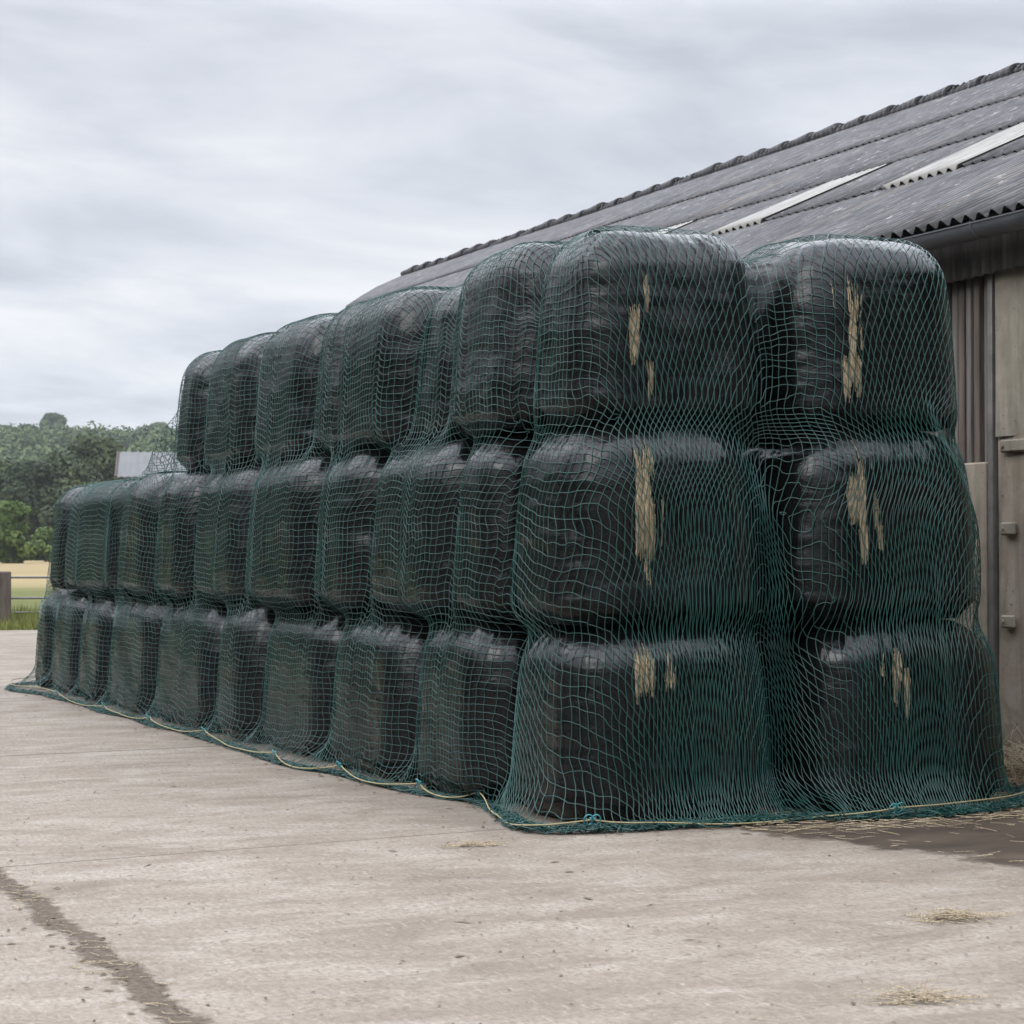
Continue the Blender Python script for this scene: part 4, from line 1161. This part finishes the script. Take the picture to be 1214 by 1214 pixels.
Vv, Fv = [], []; us = np.arange(-.35, Ln + .35, .12)
for side in (-1, 1):
    b = len(Vv)
    for u_ in us:
        hh = .025 * math.cos(u_ / .48 * 6.283)
        Vv += [P2(u_, side * (Wd / 2 + .35), Ev - .22 + hh), P2(u_, 0, Rg + hh), P2(u_, side * (Wd / 2 + .35), Ev - .30 + hh)]
    for i in range(len(us) - 1): Fv += [(b + i * 3, b + i * 3 + 3, b + i * 3 + 4, b + i * 3 + 1), (b + i * 3 + 2, b + i * 3 + 5, b + i * 3 + 3, b + i * 3)]
mesh_obj('roof', Vv, Fv, M['shedroof'], shed)
mb = MB(); 
for side in (-1, 1):
    a = np.array(P2(-.36, 0, Rg + .02)); c = np.array(P2(-.36, side * (Wd / 2 + .36), Ev - .24)); mb.tube([a, (a + c) / 2, c], .10, 4)
mb.build('bargeboard', M['shedwall'], shed)
# fence at the yard edge
fx, fy = at(1, 46.2)
fen = empty('field_fence', (fx, fy, 0)); tag(fen, 'stout timber post with three thin steel rails at the yard edge', 'fence')
mb = MB(); mb.box(-.20, .20, -.16, .16, -.05, 1.14, .02); po = mb.build('post', M['post'], fen)
mb = MB(); mb.box(5.0, 5.3, -.16, .16, -.05, 1.14, .02); mb.build('post', M['post'], fen)
for zz in (1.01, .56, .25):
    mb = MB(); mb.tube([(.19, 0, zz), (2.6, .02, zz - .01), (5.05, 0, zz)], .024, 8); mb.build('rail', M['rail'], fen)
    mb = MB(); mb.tube([(-6, 0, zz), (-.19, 0, zz)], .024, 8); mb.build('rail', M['rail'], fen)
# rough grass along the yard edge and around the post
r = np.random.default_rng(99); n = 9000
px = r.uniform(-90, 260, n); d = 43.2 + 9 * r.random(n) ** 1.6; X = []; 
k = (px - 607) / F_PX
gx_ = cam_loc.x + d * (math.sin(YAW) + k * math.cos(YAW)); gy_ = cam_loc.y + d * (math.cos(YAW) - k * math.sin(YAW))
hh = r.uniform(.06, .26, n) * (1 + 1.0 * (vnoise(np.stack([gx_ * 1.5, gy_ * 1.5, gx_ * 0], -1), 5) > .2)); a = r.uniform(0, 6.28, n); w = r.uniform(.008, .02, n)
b0 = np.stack([gx_, gy_, np.full(n, -.04)], -1); sd = np.stack([np.cos(a) * w, np.sin(a) * w, a * 0], -1); tp = b0 + np.stack([r.normal(0, .05, n), r.normal(0, .05, n), hh], -1)
tag(mesh_obj('verge_grass', np.stack([b0 - sd, b0 + sd, tp], 1).reshape(-1, 3), np.arange(n * 3).reshape(-1, 3), mat_leaf('grass_blades', (.075, .105, .025), (.17, .19, .06))), kind='stuff')

# ------------------------------------------------------------------ damp air
mb = MB(); mb.box(-1700, 2200, -900, 2700, -3.0, 90.0)
hz = mb.build('haze', None); fix_normals(hz)
hm = bpy.data.materials.new('damp_air'); hm.use_nodes = True; ht = hm.node_tree; ht.nodes.clear()
ho = ht.nodes.new('ShaderNodeOutputMaterial'); pv = ht.nodes.new('ShaderNodeVolumePrincipled')
pv.inputs['Color'].default_value = (.86, .91, 1, 1); pv.inputs['Density'].default_value = .00010; pv.inputs['Anisotropy'].default_value = .2
ht.links.new(pv.outputs[0], ho.inputs['Volume']); hz.data.materials.append(hm); tag(hz, kind='stuff')

# ------------------------------------------------------------------ light
sun_el, sun_az = R(38), R(-112)        # soft sun behind high cloud, from the left
w = bpy.data.worlds.new('World'); S.world = w; w.use_nodes = True
nt = w.node_tree; nt.nodes.clear()
def wn(t, **k):
    n = nt.nodes.new(t)
    for a, b in k.items(): setattr(n, a, b)
    return n
lk = nt.links.new
outw = wn('ShaderNodeOutputWorld'); bg = wn('ShaderNodeBackground'); lk(bg.outputs[0], outw.inputs[0])
tc = wn('ShaderNodeTexCoord'); sp_ = wn('ShaderNodeSeparateXYZ'); lk(tc.outputs['Generated'], sp_.inputs[0])
def wm(op, a, b):
    n = wn('ShaderNodeMath', operation=op)
    for i, q in enumerate((a, b)):
        if isinstance(q, (int, float)): n.inputs[i].default_value = q
        else: lk(q, n.inputs[i])
    return n.outputs[0]
zz = wm('MAXIMUM', sp_.outputs[2], 0.0); den = wm('ADD', zz, .22)
cx = wm('DIVIDE', sp_.outputs[0], den); cy = wm('DIVIDE', sp_.outputs[1], den)
cb = wn('ShaderNodeCombineXYZ'); lk(cx, cb.inputs[0]); lk(cy, cb.inputs[1])
mp = wn('ShaderNodeMapping'); mp.inputs['Rotation'].default_value = (0, 0, YAW + .25); mp.inputs['Scale'].default_value = (.95, 1.45, 1); lk(cb.outputs[0], mp.inputs[0])
n1 = wn('ShaderNodeTexNoise'); n1.inputs['Scale'].default_value = 1.7; n1.inputs['Detail'].default_value = 7; n1.inputs['Roughness'].default_value = .52; n1.inputs['Distortion'].default_value = .35; lk(mp.outputs[0], n1.inputs['Vector'])
rp = wn('ShaderNodeValToRGB'); lk(n1.outputs['Fac'], rp.inputs[0])
el = rp.color_ramp.elements; el[0].position = .36; el[0].color = (.575, .605, .675, 1); el[1].position = .62; el[1].color = (.90, .91, .945, 1); e = el.new(.48); e.color = (.73, .755, .82, 1)
sky = wn('ShaderNodeTexSky', sky_type='NISHITA'); sky.sun_disc = False; sky.sun_elevation = sun_el; sky.sun_rotation = sun_az
skm = wn('ShaderNodeMix', data_type='RGBA'); skm.inputs[0].default_value = .92
sks = wn('ShaderNodeVectorMath', operation='SCALE'); sks.inputs['Scale'].default_value = .10; lk(sky.outputs[0], sks.inputs[0])
# an overcast sky is brighter overhead than at the horizon
br = wn('ShaderNodeMapRange'); br.inputs[1].default_value = .24; br.inputs[2].default_value = .72; br.inputs[3].default_value = 1.0; br.inputs[4].default_value = 6.0; lk(sp_.outputs[2], br.inputs[0])
cl = wn('ShaderNodeVectorMath', operation='SCALE'); lk(rp.outputs[0], cl.inputs[0])
# thinner cloud glows round the hidden sun
dp = wn('ShaderNodeVectorMath', operation='DOT_PRODUCT'); lk(tc.outputs['Generated'], dp.inputs[0])
dp.inputs[1].default_value = (math.sin(sun_az) * math.cos(sun_el), math.cos(sun_az) * math.cos(sun_el), math.sin(sun_el))
glow = wm('MULTIPLY', wm('POWER', wm('MAXIMUM', dp.outputs['Value'], 0.0), 5.0), 1.3)
lk(wm('ADD', br.outputs[0], glow), cl.inputs['Scale'])
tint = wn('ShaderNodeMix', data_type='RGBA', blend_type='MULTIPLY'); tr = wn('ShaderNodeMapRange'); tr.inputs[1].default_value = .27; tr.inputs[2].default_value = .6; lk(sp_.outputs[2], tr.inputs[0])
lk(tr.outputs[0], tint.inputs[0]); lk(cl.outputs[0], tint.inputs[6]); tint.inputs[7].default_value = (.97, .99, 1.02, 1)
lk(sks.outputs[0], skm.inputs[6]); lk(tint.outputs[2], skm.inputs[7]); lk(skm.outputs[2], bg.inputs[0]); bg.inputs[1].default_value = 1.0
sd_ = bpy.data.lights.new('sun', 'SUN'); so = bpy.data.objects.new('sun', sd_); COL.objects.link(so)
sd_.energy = 1.0; sd_.angle = R(28); sd_.color = (1, .96, .9)
dirv = Vector((math.sin(sun_az) * math.cos(sun_el), math.cos(sun_az) * math.cos(sun_el), math.sin(sun_el)))
so.rotation_euler = dirv.to_track_quat('Z', 'Y').to_euler(); so.location = dirv * 40
S.view_settings.view_transform = 'Standard'; S.view_settings.look = 'None'; S.view_settings.exposure = 0; S.view_settings.gamma = 1
S.cycles.max_bounces = 6; S.cycles.volume_bounces = 1; S.cycles.use_denoising = True
